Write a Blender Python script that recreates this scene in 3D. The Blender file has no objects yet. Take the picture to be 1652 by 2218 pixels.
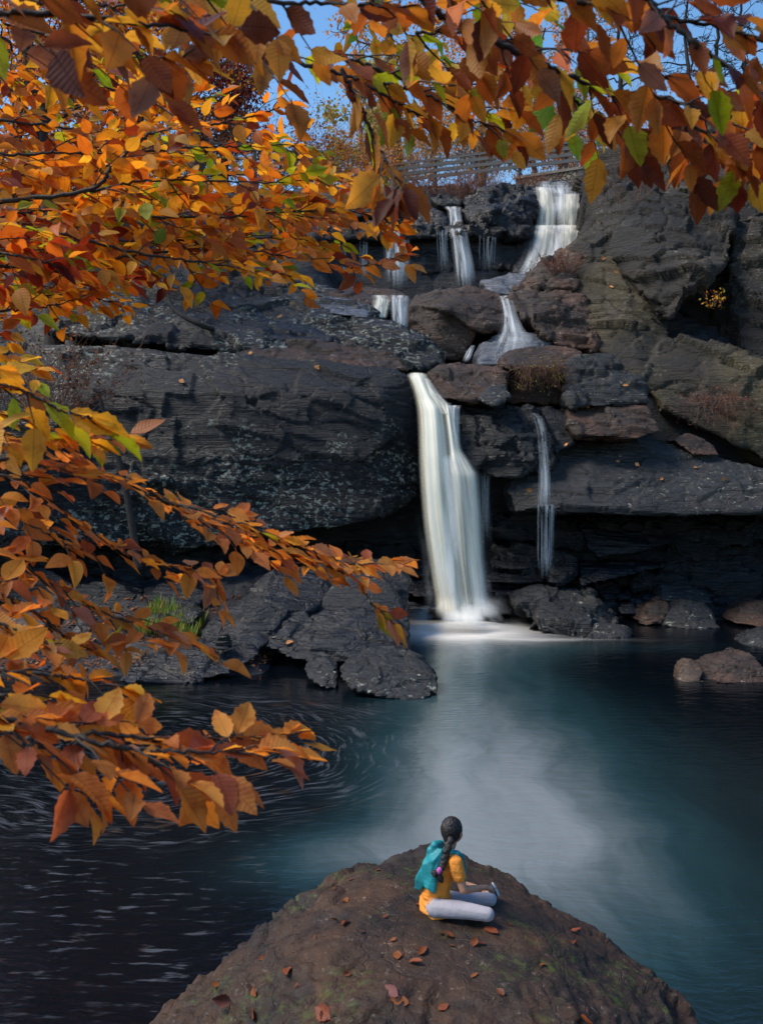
import bpy, bmesh, math, random
import numpy as np
from mathutils import Vector, Matrix, noise as mnoise
from mathutils.bvhtree import BVHTree

S = bpy.context.scene
COL = S.collection
F = 1900.0      # focal length in units of a 1652 x 2218 picture
CZ = 4.06       # camera height above the pool
def P(u, v, Y): return Vector(((u-826)/F*Y, Y, CZ-(v-1000)/F*Y))

# ---------------------------------------------------------------- camera, sky, sun, exposure
cam = bpy.data.cameras.new('camera'); co = bpy.data.objects.new('camera', cam); COL.objects.link(co)
co.location = (0, 0, CZ); co.rotation_euler = (math.radians(90), 0, 0)
cam.sensor_fit = 'VERTICAL'; cam.sensor_height = 24; cam.lens = 24*F/2218; cam.shift_y = -109/2218
cam.clip_start = 0.05; cam.clip_end = 2000
cam.dof.use_dof = True; cam.dof.focus_distance = 9.0; cam.dof.aperture_fstop = 5.6
S.camera = co
SUN_EL, SUN_AZ = math.radians(52), math.radians(266)     # azimuth clockwise from +Y
w = bpy.data.worlds.new("World"); S.world = w; w.use_nodes = True
nt = w.node_tree; bg = nt.nodes['Background']
sky = nt.nodes.new('ShaderNodeTexSky'); sky.sky_type = 'NISHITA'; sky.sun_disc = False
sky.sun_elevation = SUN_EL; sky.sun_rotation = SUN_AZ; sky.air_density = 1.3; sky.dust_density = 0.3; sky.ozone_density = 3.0
hs = nt.nodes.new('ShaderNodeHueSaturation'); hs.inputs['Saturation'].default_value = 1.2; nt.links.new(sky.outputs[0], hs.inputs['Color']); nt.links.new(hs.outputs[0], bg.inputs[0]); bg.inputs[1].default_value = 0.112
sl = bpy.data.lights.new('sun', 'SUN'); sl.energy = 2.6; sl.angle = math.radians(26); sl.color = (1, .9, .76)
so = bpy.data.objects.new('sun', sl); COL.objects.link(so)
sd = Vector((math.sin(SUN_AZ)*math.cos(SUN_EL), math.cos(SUN_AZ)*math.cos(SUN_EL), math.sin(SUN_EL)))
so.rotation_euler = sd.to_track_quat('Z', 'Y').to_euler()
S.view_settings.view_transform = 'Standard'; S.view_settings.look = 'None'
S.view_settings.exposure = 0.82; S.view_settings.gamma = 1.0
S.cycles.transparent_max_bounces = 24; S.cycles.max_bounces = 6

# ---------------------------------------------------------------- numpy noise
def h3(i, j, k, seed):
    with np.errstate(over='ignore'):
        n = (i.astype(np.int64)*374761393 + j.astype(np.int64)*668265263 + k.astype(np.int64)*2147483647 + seed*1274126177) & 0xffffffff
        n = ((n ^ (n >> 13))*1274126177) & 0xffffffff
        n = ((n ^ (n >> 15))*2246822519) & 0xffffffff
        n = n ^ (n >> 16)
    return (n & 0xffffff)/float(0xffffff)
def vn(p, seed=0):
    f = np.floor(p).astype(np.int64); t = p-f; t = t*t*(3-2*t)
    r = 0
    for a in (0, 1):
        for b in (0, 1):
            for c in (0, 1):
                wgt = (t[:, 0] if a else 1-t[:, 0])*(t[:, 1] if b else 1-t[:, 1])*(t[:, 2] if c else 1-t[:, 2])
                r = r + wgt*h3(f[:, 0]+a, f[:, 1]+b, f[:, 2]+c, seed)
    return r*2-1
def fbm(p, seed=0, oct=4, gain=.5):
    r = 0; a = 1; s = 0
    for o in range(oct):
        r = r+a*vn(p*(2**o)+o*13.7, seed+o); s += a; a *= gain
    return r/s
def ridged(p, seed=0, oct=4):
    r = 0; a = 1; s = 0
    for o in range(oct):
        r = r+a*(1-2*np.abs(vn(p*(2**o)+o*7.3, seed+o))); s += a; a *= .5
    return r/s
def facet(p, seed=0):
    f = np.floor(p).astype(np.int64); best = np.full(len(p), 1e9); out = np.zeros(len(p))
    for a in (-1, 0, 1):
        for b in (-1, 0, 1):
            for c in (-1, 0, 1):
                i, j, k = f[:, 0]+a, f[:, 1]+b, f[:, 2]+c
                ctr = np.stack([i+h3(i, j, k, seed), j+h3(i, j, k, seed+1), k+h3(i, j, k, seed+2)], 1)
                d = p-ctr; dd = (d*d).sum(1)
                rd = np.stack([h3(i, j, k, seed+3), h3(i, j, k, seed+4), h3(i, j, k, seed+5)], 1)*2-1
                val = (d*rd).sum(1)+(h3(i, j, k, seed+6)-.5)*.8
                m = dd < best; best[m] = dd[m]; out[m] = val[m]
    return out

def beds(q, f, seed, block=.4):
    """broken bedding: flat plates stepped in and out, with crisp edges and cross joints"""
    wv = vn(q*np.array([.5, .5, .7])*f*.35, seed)*.9+vn(q*f*1.3, seed+2)*.12
    k = np.floor(q[:, 2]*f+wv).astype(np.int64)
    jx = q[:, 0]*f*block+.7*vn(q*f*.3, seed+5)+h3(k, k*0, k*0, seed+6)*5; jy = q[:, 1]*f*block+.7*vn(q*f*.3, seed+7)
    return h3(k, np.floor(jx).astype(np.int64), np.floor(jy).astype(np.int64), seed+8)-.5
# ---------------------------------------------------------------- node helpers
class Mat:
    def __init__(s, name):
        s.m = bpy.data.materials.new(name); s.m.use_nodes = True; s.t = s.m.node_tree
        s.b = s.t.nodes['Principled BSDF']; s.out = s.t.nodes['Material Output']
    def n(s, typ, ins=None, **props):
        nd = s.t.nodes.new('ShaderNode'+typ)
        for k, v in props.items(): setattr(nd, k, v)
        for k, v in (ins or {}).items():
            if hasattr(v, 'is_output'): s.t.links.new(v, nd.inputs[k])
            else: nd.inputs[k].default_value = v
        return nd
    def math(s, op, a, b=0.0, c=0.0, clamp=False): return s.n('Math', {0: a, 1: b, 2: c}, operation=op, use_clamp=clamp).outputs[0]
    def ramp(s, fac, lo, hi): return s.n('MapRange', {0: fac, 1: lo, 2: hi, 3: 0.0, 4: 1.0}, interpolation_type='SMOOTHSTEP', clamp=True).outputs[0]
    def mix(s, f, a, b, typ='MIX'):
        nd = s.n('Mix', {}, data_type='RGBA', blend_type=typ)
        for i, v in ((0, f), (6, a), (7, b)):
            if hasattr(v, 'is_output'): s.t.links.new(v, nd.inputs[i])
            else: nd.inputs[i].default_value = (v if i == 0 else (*v, 1))
        return nd.outputs[2]
    def noise(s, vec, scale, detail=6, rough=.55, dist=0): return s.n('TexNoise', {'Vector': vec, 'Scale': scale, 'Detail': detail, 'Roughness': rough, 'Distortion': dist}).outputs[0]
    def mapping(s, vec, scale=(1, 1, 1), rot=(0, 0, 0), loc=(0, 0, 0)): return s.n('Mapping', {'Vector': vec, 'Scale': scale, 'Rotation': rot, 'Location': loc}).outputs[0]
    def link(s, a, b): s.t.links.new(a, b)
    def set(s, **k):
        for kk, v in k.items():
            i = s.b.inputs[kk.replace('_', ' ')]
            if hasattr(v, 'is_output'): s.link(v, i)
            else: i.default_value = v

def rock_mat(name, dark, mid, warm, warmth=.5, lichen=0., moss=0., speck=0., rough=(.35, .75), sc=1., tilt=(.25, .2, 0), lichcol=(.32, .33, .26), bump=1., stretch=3.5):
    M = Mat(name); tc = M.n('TexCoord').outputs['Object']
    st = M.mapping(tc, (sc, sc, sc*stretch), tilt)
    plain = M.mapping(tc, (sc, sc, sc))
    a = M.noise(plain, .7, 8, .62, .4); b = M.noise(st, 3.0, 8, .65, .6); c = M.noise(plain, .33, 5, .6, .5)
    fine = M.noise(st, 14, 6, .7)
    k = M.math('ADD', M.math('MULTIPLY', a, .5), M.math('MULTIPLY', b, .5))
    col = M.mix(M.ramp(k, .38, .66), dark, mid)
    col = M.mix(M.math('MULTIPLY', M.ramp(c, .5-.12*warmth+.04, .62), warmth, clamp=True), col, warm)
    col = M.mix(M.ramp(fine, .32, .7), col, M.mix(1., col, (1.65, 1.65, 1.65), 'MULTIPLY'))
    cr = M.n('TexVoronoi', {'Vector': M.mapping(M.n('VectorMath', {0: st, 1: M.n('TexNoise', {'Vector': plain, 'Scale': 1.6, 'Detail': 4.}).outputs[1]}, operation='ADD').outputs[0], (1, 1, 1)), 'Scale': .75}, feature='DISTANCE_TO_EDGE').outputs[0]
    crack = M.ramp(cr, .0, .03)
    geo = M.n('NewGeometry'); up = M.n('SeparateXYZ', {0: geo.outputs['Normal']}).outputs[2]
    if lichen > 0:
        ln = M.noise(M.mapping(tc, (sc, sc, sc*1.5)), 6.5, 6, .72, .2); lm = M.noise(plain, .36, 4, .6)
        f = M.math('MULTIPLY', M.ramp(ln, .62-.08*lichen, .66-.08*lichen), M.ramp(lm, .45, .56))
        col = M.mix(M.math('MULTIPLY', f, .85), col, lichcol)
    if speck > 0:
        sv = M.noise(plain, 11, 5, .8); s2_ = M.noise(plain, 1.1, 4, .6)
        col = M.mix(M.math('MULTIPLY', M.ramp(sv, .60, .70), speck), col, (.16, .12, .075))
        col = M.mix(M.math('MULTIPLY', M.ramp(s2_, .5, .62), .5), col, M.mix(1., col, (.38, .36, .36), 'MULTIPLY'))
    if moss > 0:
        mn = M.noise(plain, 3.2, 8, .75); m2 = M.noise(plain, .45, 3)
        f = M.math('MULTIPLY', M.math('MULTIPLY', M.ramp(mn, .5, .60), M.ramp(m2, .50, .60)), moss)
        col = M.mix(f, col, (.045, .062, .006))
    M.set(Base_Color=col)
    M.set(Roughness=M.n('MapRange', {0: b, 1: .3, 2: .7, 3: rough[0], 4: rough[1]}).outputs[0])
    rg = M.n('TexNoise', {'Vector': st, 'Scale': 2.1, 'Detail': 7., 'Roughness': .6}, noise_type='RIDGED_MULTIFRACTAL').outputs[0]
    chip = M.n('TexVoronoi', {'Vector': M.n('VectorMath', {0: st, 1: M.n('TexNoise', {'Vector': plain, 'Scale': 3., 'Detail': 3.}).outputs[1]}, operation='ADD').outputs[0], 'Scale': 2.6}, feature='F1').outputs[0]
    bed = M.noise(M.mapping(tc, (sc*.35, sc*.35, sc*stretch*1.6), tilt), 3.2, 5, .6, .8)
    col = M.mix(M.math('MULTIPLY', M.ramp(bed, .56, .70), .5), col, M.mix(1., col, (2.2, 2.1, 2.), 'MULTIPLY'))
    col = M.mix(0., col, (0., 0., 0.))
    M.set(Base_Color=col)
    h = M.math('ADD', M.math('MULTIPLY', M.math('ADD', M.math('MULTIPLY', b, .4), M.math('MULTIPLY', bed, .8)), .6), M.math('ADD', M.math('MULTIPLY', fine, .16), M.math('ADD', M.math('MULTIPLY', crack, .10), M.math('ADD', M.math('MULTIPLY', rg, -.05), M.math('MULTIPLY', chip, -.07)))))
    bm_ = M.n('Bump', {'Height': h, 'Strength': 1.0*bump, 'Distance': .16/sc})
    M.set(Normal=bm_.outputs[0])
    return M.m

R_SLATE = rock_mat('wet_slate', (0.0022, 0.0029, 0.0047), (0.0074, 0.0089, 0.0136), (0.0133, 0.0093, 0.0084), .5, 0., .0, 0., (.2, .5))
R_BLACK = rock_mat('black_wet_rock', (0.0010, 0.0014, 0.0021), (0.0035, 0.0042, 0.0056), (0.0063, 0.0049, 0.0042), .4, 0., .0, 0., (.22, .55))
R_LICH = rock_mat('lichen_slate', (0.0021, 0.0025, 0.0035), (0.0068, 0.0073, 0.0095), (0.0128, 0.0076, 0.0065), .6, 1., 0., 0., (.3, .62), stretch=4)
R_BROWN = rock_mat('brown_slate', (0.0161, 0.0095, 0.0067), (0.0491, 0.0275, 0.0177), (0.0730, 0.0305, 0.0161), .8, .15, 0., 0., (.42, .75))
R_GREY = rock_mat('grey_slate', (0.0065, 0.0070, 0.0080), (0.0207, 0.0212, 0.0224), (0.0221, 0.0166, 0.0137), .4, .3, 0., 0., (.42, .75))
R_OLIVE = rock_mat('olive_cliff_rock', (0.0062, 0.0047, 0.0035), (0.0242, 0.0179, 0.0108), (0.0462, 0.0332, 0.0145), 1.1, .7, .15, 0., (.55, .85), tilt=(.5, -.35, .2), lichcol=(.13, .13, .08))
R_CLIFF = rock_mat('dark_cliff_rock', (0.0029, 0.0024, 0.0024), (0.0121, 0.0097, 0.0079), (0.0232, 0.0165, 0.0106), .9, .7, .15, 0., (.55, .85), tilt=(.5, -.45, .2), lichcol=(.12, .115, .08), stretch=5)
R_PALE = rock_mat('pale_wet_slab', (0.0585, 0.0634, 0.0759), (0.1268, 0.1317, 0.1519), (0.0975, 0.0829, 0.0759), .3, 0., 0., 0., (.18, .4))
R_FORE = rock_mat('brown_mossy_boulder', (0.0050, 0.0022, 0.0011), (0.0259, 0.0101, 0.0041), (0.0385, 0.0157, 0.0050), .9, .3, .8, .6, (.5, .85), sc=3.2, tilt=(.1, .1, 0), lichcol=(.15, .11, .08), stretch=1.3, bump=1.)
R_TAN = rock_mat('tan_river_stone', (0.0420, 0.0270, 0.0168), (0.0960, 0.0600, 0.0360), (0.1200, 0.0720, 0.0420), .5, .2, 0., 0., (.3, .6))

# ---------------------------------------------------------------- object helpers
def np_mesh(name, V, Q, mat=None, smooth=False, uv=None, col=None):
    V = np.asarray(V, dtype=np.float32); Q = np.asarray(Q, dtype=np.int32)
    me = bpy.data.meshes.new(name); k = Q.shape[1]
    me.vertices.add(len(V)); me.vertices.foreach_set('co', V.ravel())
    me.loops.add(Q.size); me.loops.foreach_set('vertex_index', Q.ravel())
    me.polygons.add(len(Q)); me.polygons.foreach_set('loop_start', np.arange(0, Q.size, k, dtype=np.int32))
    me.polygons.foreach_set('loop_total', np.full(len(Q), k, dtype=np.int32))
    me.update(calc_edges=True); me.validate()
    if uv is not None:
        l = me.uv_layers.new(name='uv'); l.data.foreach_set('uv', np.asarray(uv, dtype=np.float32)[Q.ravel()].ravel())
    if col is not None:
        a = me.color_attributes.new('col', 'FLOAT_COLOR', 'POINT'); a.data.foreach_set('color', np.asarray(col, dtype=np.float32).ravel())
    if smooth: me.polygons.foreach_set('use_smooth', np.ones(len(Q), dtype=bool))
    if mat: me.materials.append(mat)
    return me
def tag(o, label=None, cat=None, group=None, kind=None):
    if label: o['label'] = label
    if cat: o['category'] = cat
    if group: o['group'] = group
    if kind: o['kind'] = kind
    return o
def link(name, me, parent=None, loc=None):
    o = bpy.data.objects.new(name, me); COL.objects.link(o)
    if loc is not None: o.location = loc
    if parent: o.parent = parent
    return o
def empty(name, loc): 
    o = bpy.data.objects.new(name, None); COL.objects.link(o); o.location = loc; o.empty_display_size = .1; return o
def rebase(me, origin):
    me.transform(Matrix.Translation(-Vector(origin)))
def recenter(me):
    n = len(me.vertices); a = np.empty(n*3, np.float32); me.vertices.foreach_get('co', a); a = a.reshape(-1, 3)
    c = Vector(((a[:, 0].min()+a[:, 0].max())/2, (a[:, 1].min()+a[:, 1].max())/2, a[:, 2].min())); rebase(me, c); return c

def remeshed(bm, vox, smooth=3, sf=.5):
    """union the pieces in bm into one voxel surface, relax it, return (V, Q)"""
    me = bpy.data.meshes.new('tmp'); bm.to_mesh(me); bm.free()
    o = bpy.data.objects.new('tmp', me); COL.objects.link(o)
    m = o.modifiers.new('r', 'REMESH'); m.mode = 'VOXEL'; m.voxel_size = vox
    if smooth: s = o.modifiers.new('s', 'SMOOTH'); s.iterations = smooth; s.factor = sf
    dg = bpy.context.evaluated_depsgraph_get(); ev = o.evaluated_get(dg); e = bpy.data.meshes.new_from_object(ev)
    n = len(e.vertices); V = np.empty(n*3, np.float32); e.vertices.foreach_get('co', V); V = V.reshape(-1, 3).astype(np.float64)
    N = np.empty(n*3, np.float32); e.vertices.foreach_get('normal', N); N = N.reshape(-1, 3).astype(np.float64)
    bpy.data.objects.remove(o); bpy.data.meshes.remove(me)
    return e, V, N
def hull_into(bm, pts):
    vs = [bm.verts.new(p) for p in pts]
    r = bmesh.ops.convex_hull(bm, input=vs)
    junk = [g for g in set(r['geom_interior']+r['geom_unused']) if isinstance(g, bmesh.types.BMVert) and g.is_valid]
    if junk: bmesh.ops.delete(bm, geom=junk, context='VERTS')
RM = Matrix.Rotation(.30, 3, 'X') @ Matrix.Rotation(-.16, 3, 'Y')
ROCKS = {}
def rock(name, hulls, mat, label, cat='rock', vox=.07, amp=.12, fs=.8, back=1.2, smooth=3, seed=None, group=None, kind=None, strata=1., fine=.35, tilt=None, carve=None, key=None):
    """hulls: lists of (u, v, Y) picture points with distance; each gets a back side `back` metres further and they fuse into one rock"""
    global RSEED
    seed = seed if seed is not None else (hash_s(label) % 9999)
    bm = bmesh.new()
    for h in hulls:
        b = back
        if isinstance(h, tuple): h, b = h
        pts = [P(*p) for p in h]; c = sum(pts, Vector())/len(pts)
        bp = [Vector((p.x*.94+c.x*.06, p.y+b, p.z*.9+c.z*.1)) for p in pts]
        hull_into(bm, pts+bp)
    me, V, N = remeshed(bm, vox, smooth)
    R = np.array(tilt if tilt is not None else RM); q = V @ R.T
    fs1 = min(fs, 1.)
    d = amp*.62*facet(q*np.array([fs, fs, fs*1.6]), seed)
    d += strata*amp*.85*beds(q, 2.1*fs1+.5, seed+9)+strata*amp*.5*beds(q, 5.2*fs1+1., seed+19, .3)
    d += strata*amp*.16*ridged(q*np.array([.3, .3, 3.0])*fs1*1.5, seed+9, 4)
    d += amp*fine*.16*fbm(q*np.array([1.5, 1.5, 5.])*fs1*2, seed+20, 4, .55)
    crk = np.abs(vn(q*np.array([1.3, 1.3, 3.2])*fs1*1.2+vn(q*2.1*fs1, seed+31)[:, None]*.5, seed+30)); d -= amp*.3*(1-sstep(crk, 0, .04))
    if carve is not None: d = d+carve(V)
    V2 = V+N*d[:, None]
    me.vertices.foreach_set('co', V2.astype(np.float32).ravel()); me.update()
    me.polygons.foreach_set('use_smooth', np.ones(len(me.polygons), dtype=bool))
    me.materials.clear(); me.materials.append(mat); me.name = name
    c = recenter(me)
    o = link(name, me, loc=c); tag(o, None if kind else label, None if kind else cat, group, kind)
    ROCKS[key or label] = o
    return o
def hash_s(s):
    h = 7
    for ch in s: h = (h*131+ord(ch)) & 0x7fffffff
    return h
def interp(x, xs, ys): return np.interp(x, xs, ys)
def sstep(x, a, b): t = np.clip((x-a)/(b-a), 0, 1); return t*t*(3-2*t)

# ---------------------------------------------------------------- terrain
def terrain_z(x, y):
    mid = interp(y, [0, 19.5, 21.8, 24.2, 24.9, 25.4, 27, 27.8, 28.6, 30, 33.6, 34.4, 35.4, 36.4, 37, 39, 46, 80, 300, 900],
                 [-.9, -.9, -.7, .5, 1.2, 5.8, 6.7, 7.3, 8.4, 9.2, 10.3, 12.8, 13.4, 14.6, 15.2, 16.2, 16.6, 20, 45, 60])
    left = interp(y, [0, 15.9, 16.8, 18.5, 22, 24.8, 25.3, 30, 34, 37, 40, 46, 80, 300, 900],
                  [-.9, -.7, .12, .35, 1.0, 1.6, 6.4, 10.0, 13.0, 15.4, 16.2, 16.8, 20, 45, 60])
    right = interp(y, [0, 19.5, 21.8, 23.4, 24.8, 26, 27, 33, 40, 80, 300, 900], [-.9, -.9, -.5, .5, .9, 6.6, 7.2, 12, 16.5, 20, 45, 60])
    wl = 1-sstep(x, -2.6, -1.2); wr = sstep(x, 5.5, 7.5)
    z = mid*(1-wl)*(1-wr)+left*wl+right*wr
    far = sstep(-x, 12, 20)                       # banks rise outside the frame
    z = z+far*np.where(y < 24, 3.5, 1.0)+sstep(x, 13, 20)*np.where(y < 25, 5, 2.0)
    return z
xs = np.concatenate([np.linspace(-400, -40, 14), np.linspace(-36, -13, 24), np.linspace(-12.8, 15, 180), np.linspace(16, 40, 24), np.linspace(60, 400, 14)])
ys = np.concatenate([np.linspace(-30, 13, 18), np.linspace(13.5, 48, 290), np.linspace(50, 120, 30), np.linspace(150, 900, 14)])
X, Yg = np.meshgrid(xs, ys); Z = terrain_z(X, Yg)
pp = np.stack([X.ravel(), Yg.ravel(), Z.ravel()], 1)
amp = np.where((pp[:, 1] > 15) & (pp[:, 1] < 60), 1., .3)
q = pp @ np.array(RM).T
dz = .22*facet(q*np.array([.7, .7, 1.4]), 3)+.1*facet(q*np.array([2, 2, 4]), 5)+.09*ridged(q*np.array([.8, .8, 4]), 8)
tv = pp.copy(); tv[:, 2] += dz*amp*np.where(pp[:, 1] < 18, .3, 1); 
wall = sstep(pp[:, 1], 23.5, 25)*(1-sstep(pp[:, 1], 45, 50)); tv[:, 1] += wall*.35*ridged(q*np.array([.35, .35, 2.6]), 33)
ny, nx = X.shape
idx = np.arange(ny*nx).reshape(ny, nx); Q = np.stack([idx[:-1, :-1], idx[:-1, 1:], idx[1:, 1:], idx[1:, :-1]], -1).reshape(-1, 4)
M = Mat('ground_rock_and_litter'); tc = M.n('TexCoord').outputs['Object']
st = M.mapping(tc, (1, 1, 4), (.3, -.16, 0)); a = M.noise(st, 2.2, 8, .65, .5); litter = M.noise(tc, 9, 6, .7)
yy = M.n('SeparateXYZ', {0: tc}); far = M.ramp(yy.outputs[1], 37.5, 40)
colr = M.mix(M.ramp(a, .38, .66), (.004, .005, .007), (.018, .02, .025))
col2 = M.mix(M.ramp(litter, .35, .65), (.035, .02, .01), (.16, .07, .025))
M.set(Base_Color=M.mix(far, colr, col2), Roughness=.55, Normal=M.n('Bump', {'Height': a, 'Strength': .9, 'Distance': .15}).outputs[0])
terrain = link('terrain', np_mesh('terrain', tv, Q, M.m, True)); tag(terrain, kind='structure')
TB = BVHTree.FromPolygons([Vector(v) for v in tv.tolist()], Q.tolist())
def ground(x, y):
    r = TB.ray_cast(Vector((x, y, 200)), Vector((0, 0, -1))); return r[0].z if r[0] else 0.

# ---------------------------------------------------------------- pool water
M = Mat('pool_water'); tc = M.n('NewGeometry').outputs['Position']
wob = M.n('TexNoise', {'Vector': tc, 'Scale': .5, 'Detail': 3.}).outputs[1]
wv = M.n('VectorMath', {0: wob, 1: (.5, .5, .5)}, operation='SUBTRACT').outputs[0]
def warped(k): return M.n('VectorMath', {0: tc, 1: M.n('VectorMath', {0: wv, 3: k}, operation='SCALE').outputs[0]}, operation='ADD').outputs[0]
def blob(vec, cx, cy, sx, sy, power=1.):
    m = M.mapping(vec, (1/sx, 1/sy, 0), (0, 0, 0), (-cx/sx, -cy/sy, 0)); l = M.n('VectorMath', {0: m}, operation='LENGTH').outputs['Value']
    return M.math('EXPONENT', M.math('MULTIPLY', M.math('POWER', l, 2.), -power))
w1 = warped(.8); w2 = warped(.8)
def add(*a):
    r = a[0]
    for b in a[1:]: r = M.math('ADD', r, b)
    return r
mul = lambda a, b: M.math('MULTIPLY', a, b)
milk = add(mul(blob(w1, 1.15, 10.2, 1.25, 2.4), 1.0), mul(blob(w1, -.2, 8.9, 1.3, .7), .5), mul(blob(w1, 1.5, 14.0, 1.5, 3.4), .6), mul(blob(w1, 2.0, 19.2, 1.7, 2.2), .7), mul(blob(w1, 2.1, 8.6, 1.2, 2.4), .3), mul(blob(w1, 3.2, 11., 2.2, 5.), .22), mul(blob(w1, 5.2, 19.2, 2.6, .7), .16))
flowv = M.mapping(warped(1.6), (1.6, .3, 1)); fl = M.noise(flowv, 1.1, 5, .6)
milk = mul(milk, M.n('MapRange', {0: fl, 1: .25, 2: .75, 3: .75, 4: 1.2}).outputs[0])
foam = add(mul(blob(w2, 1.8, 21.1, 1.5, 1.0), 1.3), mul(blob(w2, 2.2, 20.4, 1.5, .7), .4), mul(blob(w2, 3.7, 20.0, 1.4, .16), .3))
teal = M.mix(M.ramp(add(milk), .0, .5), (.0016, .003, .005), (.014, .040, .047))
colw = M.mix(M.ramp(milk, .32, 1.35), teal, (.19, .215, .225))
# eddy of foam streaks on the left
cx, cy = -3.3, 12.5
wsw = warped(1.1)
e = M.mapping(wsw, (1/1.0, 1/.78, 0), (0, 0, 0), (-cx, -cy/.78, 0))
r_ = M.n('VectorMath', {0: e}, operation='LENGTH').outputs['Value']
dirn = M.n('VectorMath', {0: e}, operation='NORMALIZE').outputs[0]
sp = M.n('SeparateXYZ', {0: dirn})
ev = M.n('CombineXYZ', {0: mul(sp.outputs[0], 4.5), 1: mul(sp.outputs[1], 4.5), 2: mul(r_, 12.)}).outputs[0]
s1 = M.noise(ev, 1.3, 3, .55)
ring = M.ramp(s1, .50, .74)
ringm = mul(M.math('SUBTRACT', 1., M.ramp(r_, 3.3, 4.6)), M.ramp(r_, .3, 1.2))
fleckv = M.mapping(warped(.25), (2.6, 11.5, 1), (0, 0, .06)); s2 = M.noise(fleckv, 1.15, 3, .55)
xyz = M.n('SeparateXYZ', {0: tc})
lm = mul(M.math('SUBTRACT', 1., M.ramp(xyz.outputs[0], -1.9, -.4)), M.math('SUBTRACT', 1., M.ramp(xyz.outputs[1], 9.6, 11.5)))
fleck = mul(mul(M.ramp(s2, .56, .70), M.ramp(M.noise(tc, .8, 3), .3, .6)), lm)
streak = M.math('MAXIMUM', mul(mul(ring, ringm), .5), mul(fleck, .55))
scol = M.mix(M.ramp(M.noise(tc, .9, 2), .56, .66), (.12, .13, .15), (.14, .07, .04))
colw = M.mix(streak, colw, scol)
colw = M.mix(M.math('MINIMUM', foam, 1.), colw, (.9, .86, .8))
M.b.inputs['Specular IOR Level'].default_value = .8
rb = M.noise(M.mapping(w2, (1.2, 3.2, 1)), 2.2, 4, .55)
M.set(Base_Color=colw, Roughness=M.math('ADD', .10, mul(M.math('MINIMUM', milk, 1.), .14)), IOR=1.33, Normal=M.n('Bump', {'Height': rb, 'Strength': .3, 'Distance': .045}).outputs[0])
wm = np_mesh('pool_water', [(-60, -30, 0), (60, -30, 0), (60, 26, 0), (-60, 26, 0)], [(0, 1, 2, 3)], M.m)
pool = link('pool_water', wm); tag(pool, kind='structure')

# ---------------------------------------------------------------- rocks, far to near
def box(u0, v0, u1, v1, Y): return [(u0, v0, Y), (u1, v0, Y), (u1, v1, Y), (u0, v1, Y)]
# upper tier
rock('boulder', [([(1000, 455, 35.2), (1010, 430, 35.6), (1060, 408, 36), (1130, 402, 36), (1160, 420, 35.6), (1155, 470, 35.0), (1120, 497, 34.4), (1030, 490, 34.3), (1075, 455, 34.3)], 2)], R_SLATE, 'humped dark boulder between the two highest cascades', amp=.3, vox=.08, fs=.6)
rock('boulder', [([(893, 500, 34.6), (905, 465, 35.2), (935, 448, 35.4), (965, 460, 35.2), (968, 500, 34.4), (930, 505, 34.2)], 2)], R_SLATE, 'small dark boulder left of the narrow upper cascade', amp=.2, vox=.08)
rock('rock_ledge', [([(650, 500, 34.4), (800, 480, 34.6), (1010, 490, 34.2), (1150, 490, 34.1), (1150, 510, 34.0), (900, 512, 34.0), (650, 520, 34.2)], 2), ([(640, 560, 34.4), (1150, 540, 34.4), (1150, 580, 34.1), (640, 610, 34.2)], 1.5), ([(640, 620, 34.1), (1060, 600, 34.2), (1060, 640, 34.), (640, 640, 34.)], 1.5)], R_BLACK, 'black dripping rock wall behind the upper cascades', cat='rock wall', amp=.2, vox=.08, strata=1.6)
rock('rock', [([(930, 428, 36.0), (970, 422, 36.2), (1005, 432, 36.0), (1000, 448, 35.7), (950, 446, 35.7)], 1)], R_GREY, 'pale flat rock at the foot of the red brush', amp=.1, vox=.07)
rock('rock_ledge', [([(1130, 408, 37.0), (1200, 392, 37.5), (1290, 392, 37.5), (1300, 425, 36.5), (1140, 425, 36.4)], 3), ([(1130, 425, 36.3), (1300, 425, 36.3), (1305, 500, 35.4), (1135, 505, 35.2)], 2), ([(1125, 500, 34.9), (1300, 495, 34.9), (1260, 590, 33.8), (1110, 590, 33.6)], 2)], R_SLATE, 'stepped black ledge under the widest upper cascade', cat='rock ledge', amp=.16, vox=.08)
rock('rock', [([(1225, 395, 37), (1260, 372, 37.4), (1300, 372, 37.4), (1305, 400, 36.8), (1240, 405, 36.7)], 1.5)], R_SLATE, 'dark rock under the stone wall right of the top cascade', amp=.16, vox=.08)
rock('rock_ledge', [([(480, 445, 35.5), (640, 430, 36.5), (760, 408, 37), (880, 425, 37), (890, 448, 36), (780, 470, 35), (600, 500, 34.5), (470, 510, 34)], 3)], R_GREY, 'grey rounded rock shelf below the wooden fence', cat='rock ledge', amp=.25, vox=.1)
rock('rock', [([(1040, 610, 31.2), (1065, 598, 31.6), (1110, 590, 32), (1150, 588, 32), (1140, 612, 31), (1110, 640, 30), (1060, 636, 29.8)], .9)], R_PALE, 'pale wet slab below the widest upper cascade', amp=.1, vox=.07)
rock('rock', [([(1112, 628, 29.4), (1150, 590, 29.8), (1190, 560, 30), (1240, 532, 30.2), (1262, 560, 29.6), (1250, 632, 28.6), (1160, 632, 28.8)], 2)], R_BROWN, 'brown wedge rock beside the spray of the upper cascade', amp=.22, vox=.08)
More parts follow.
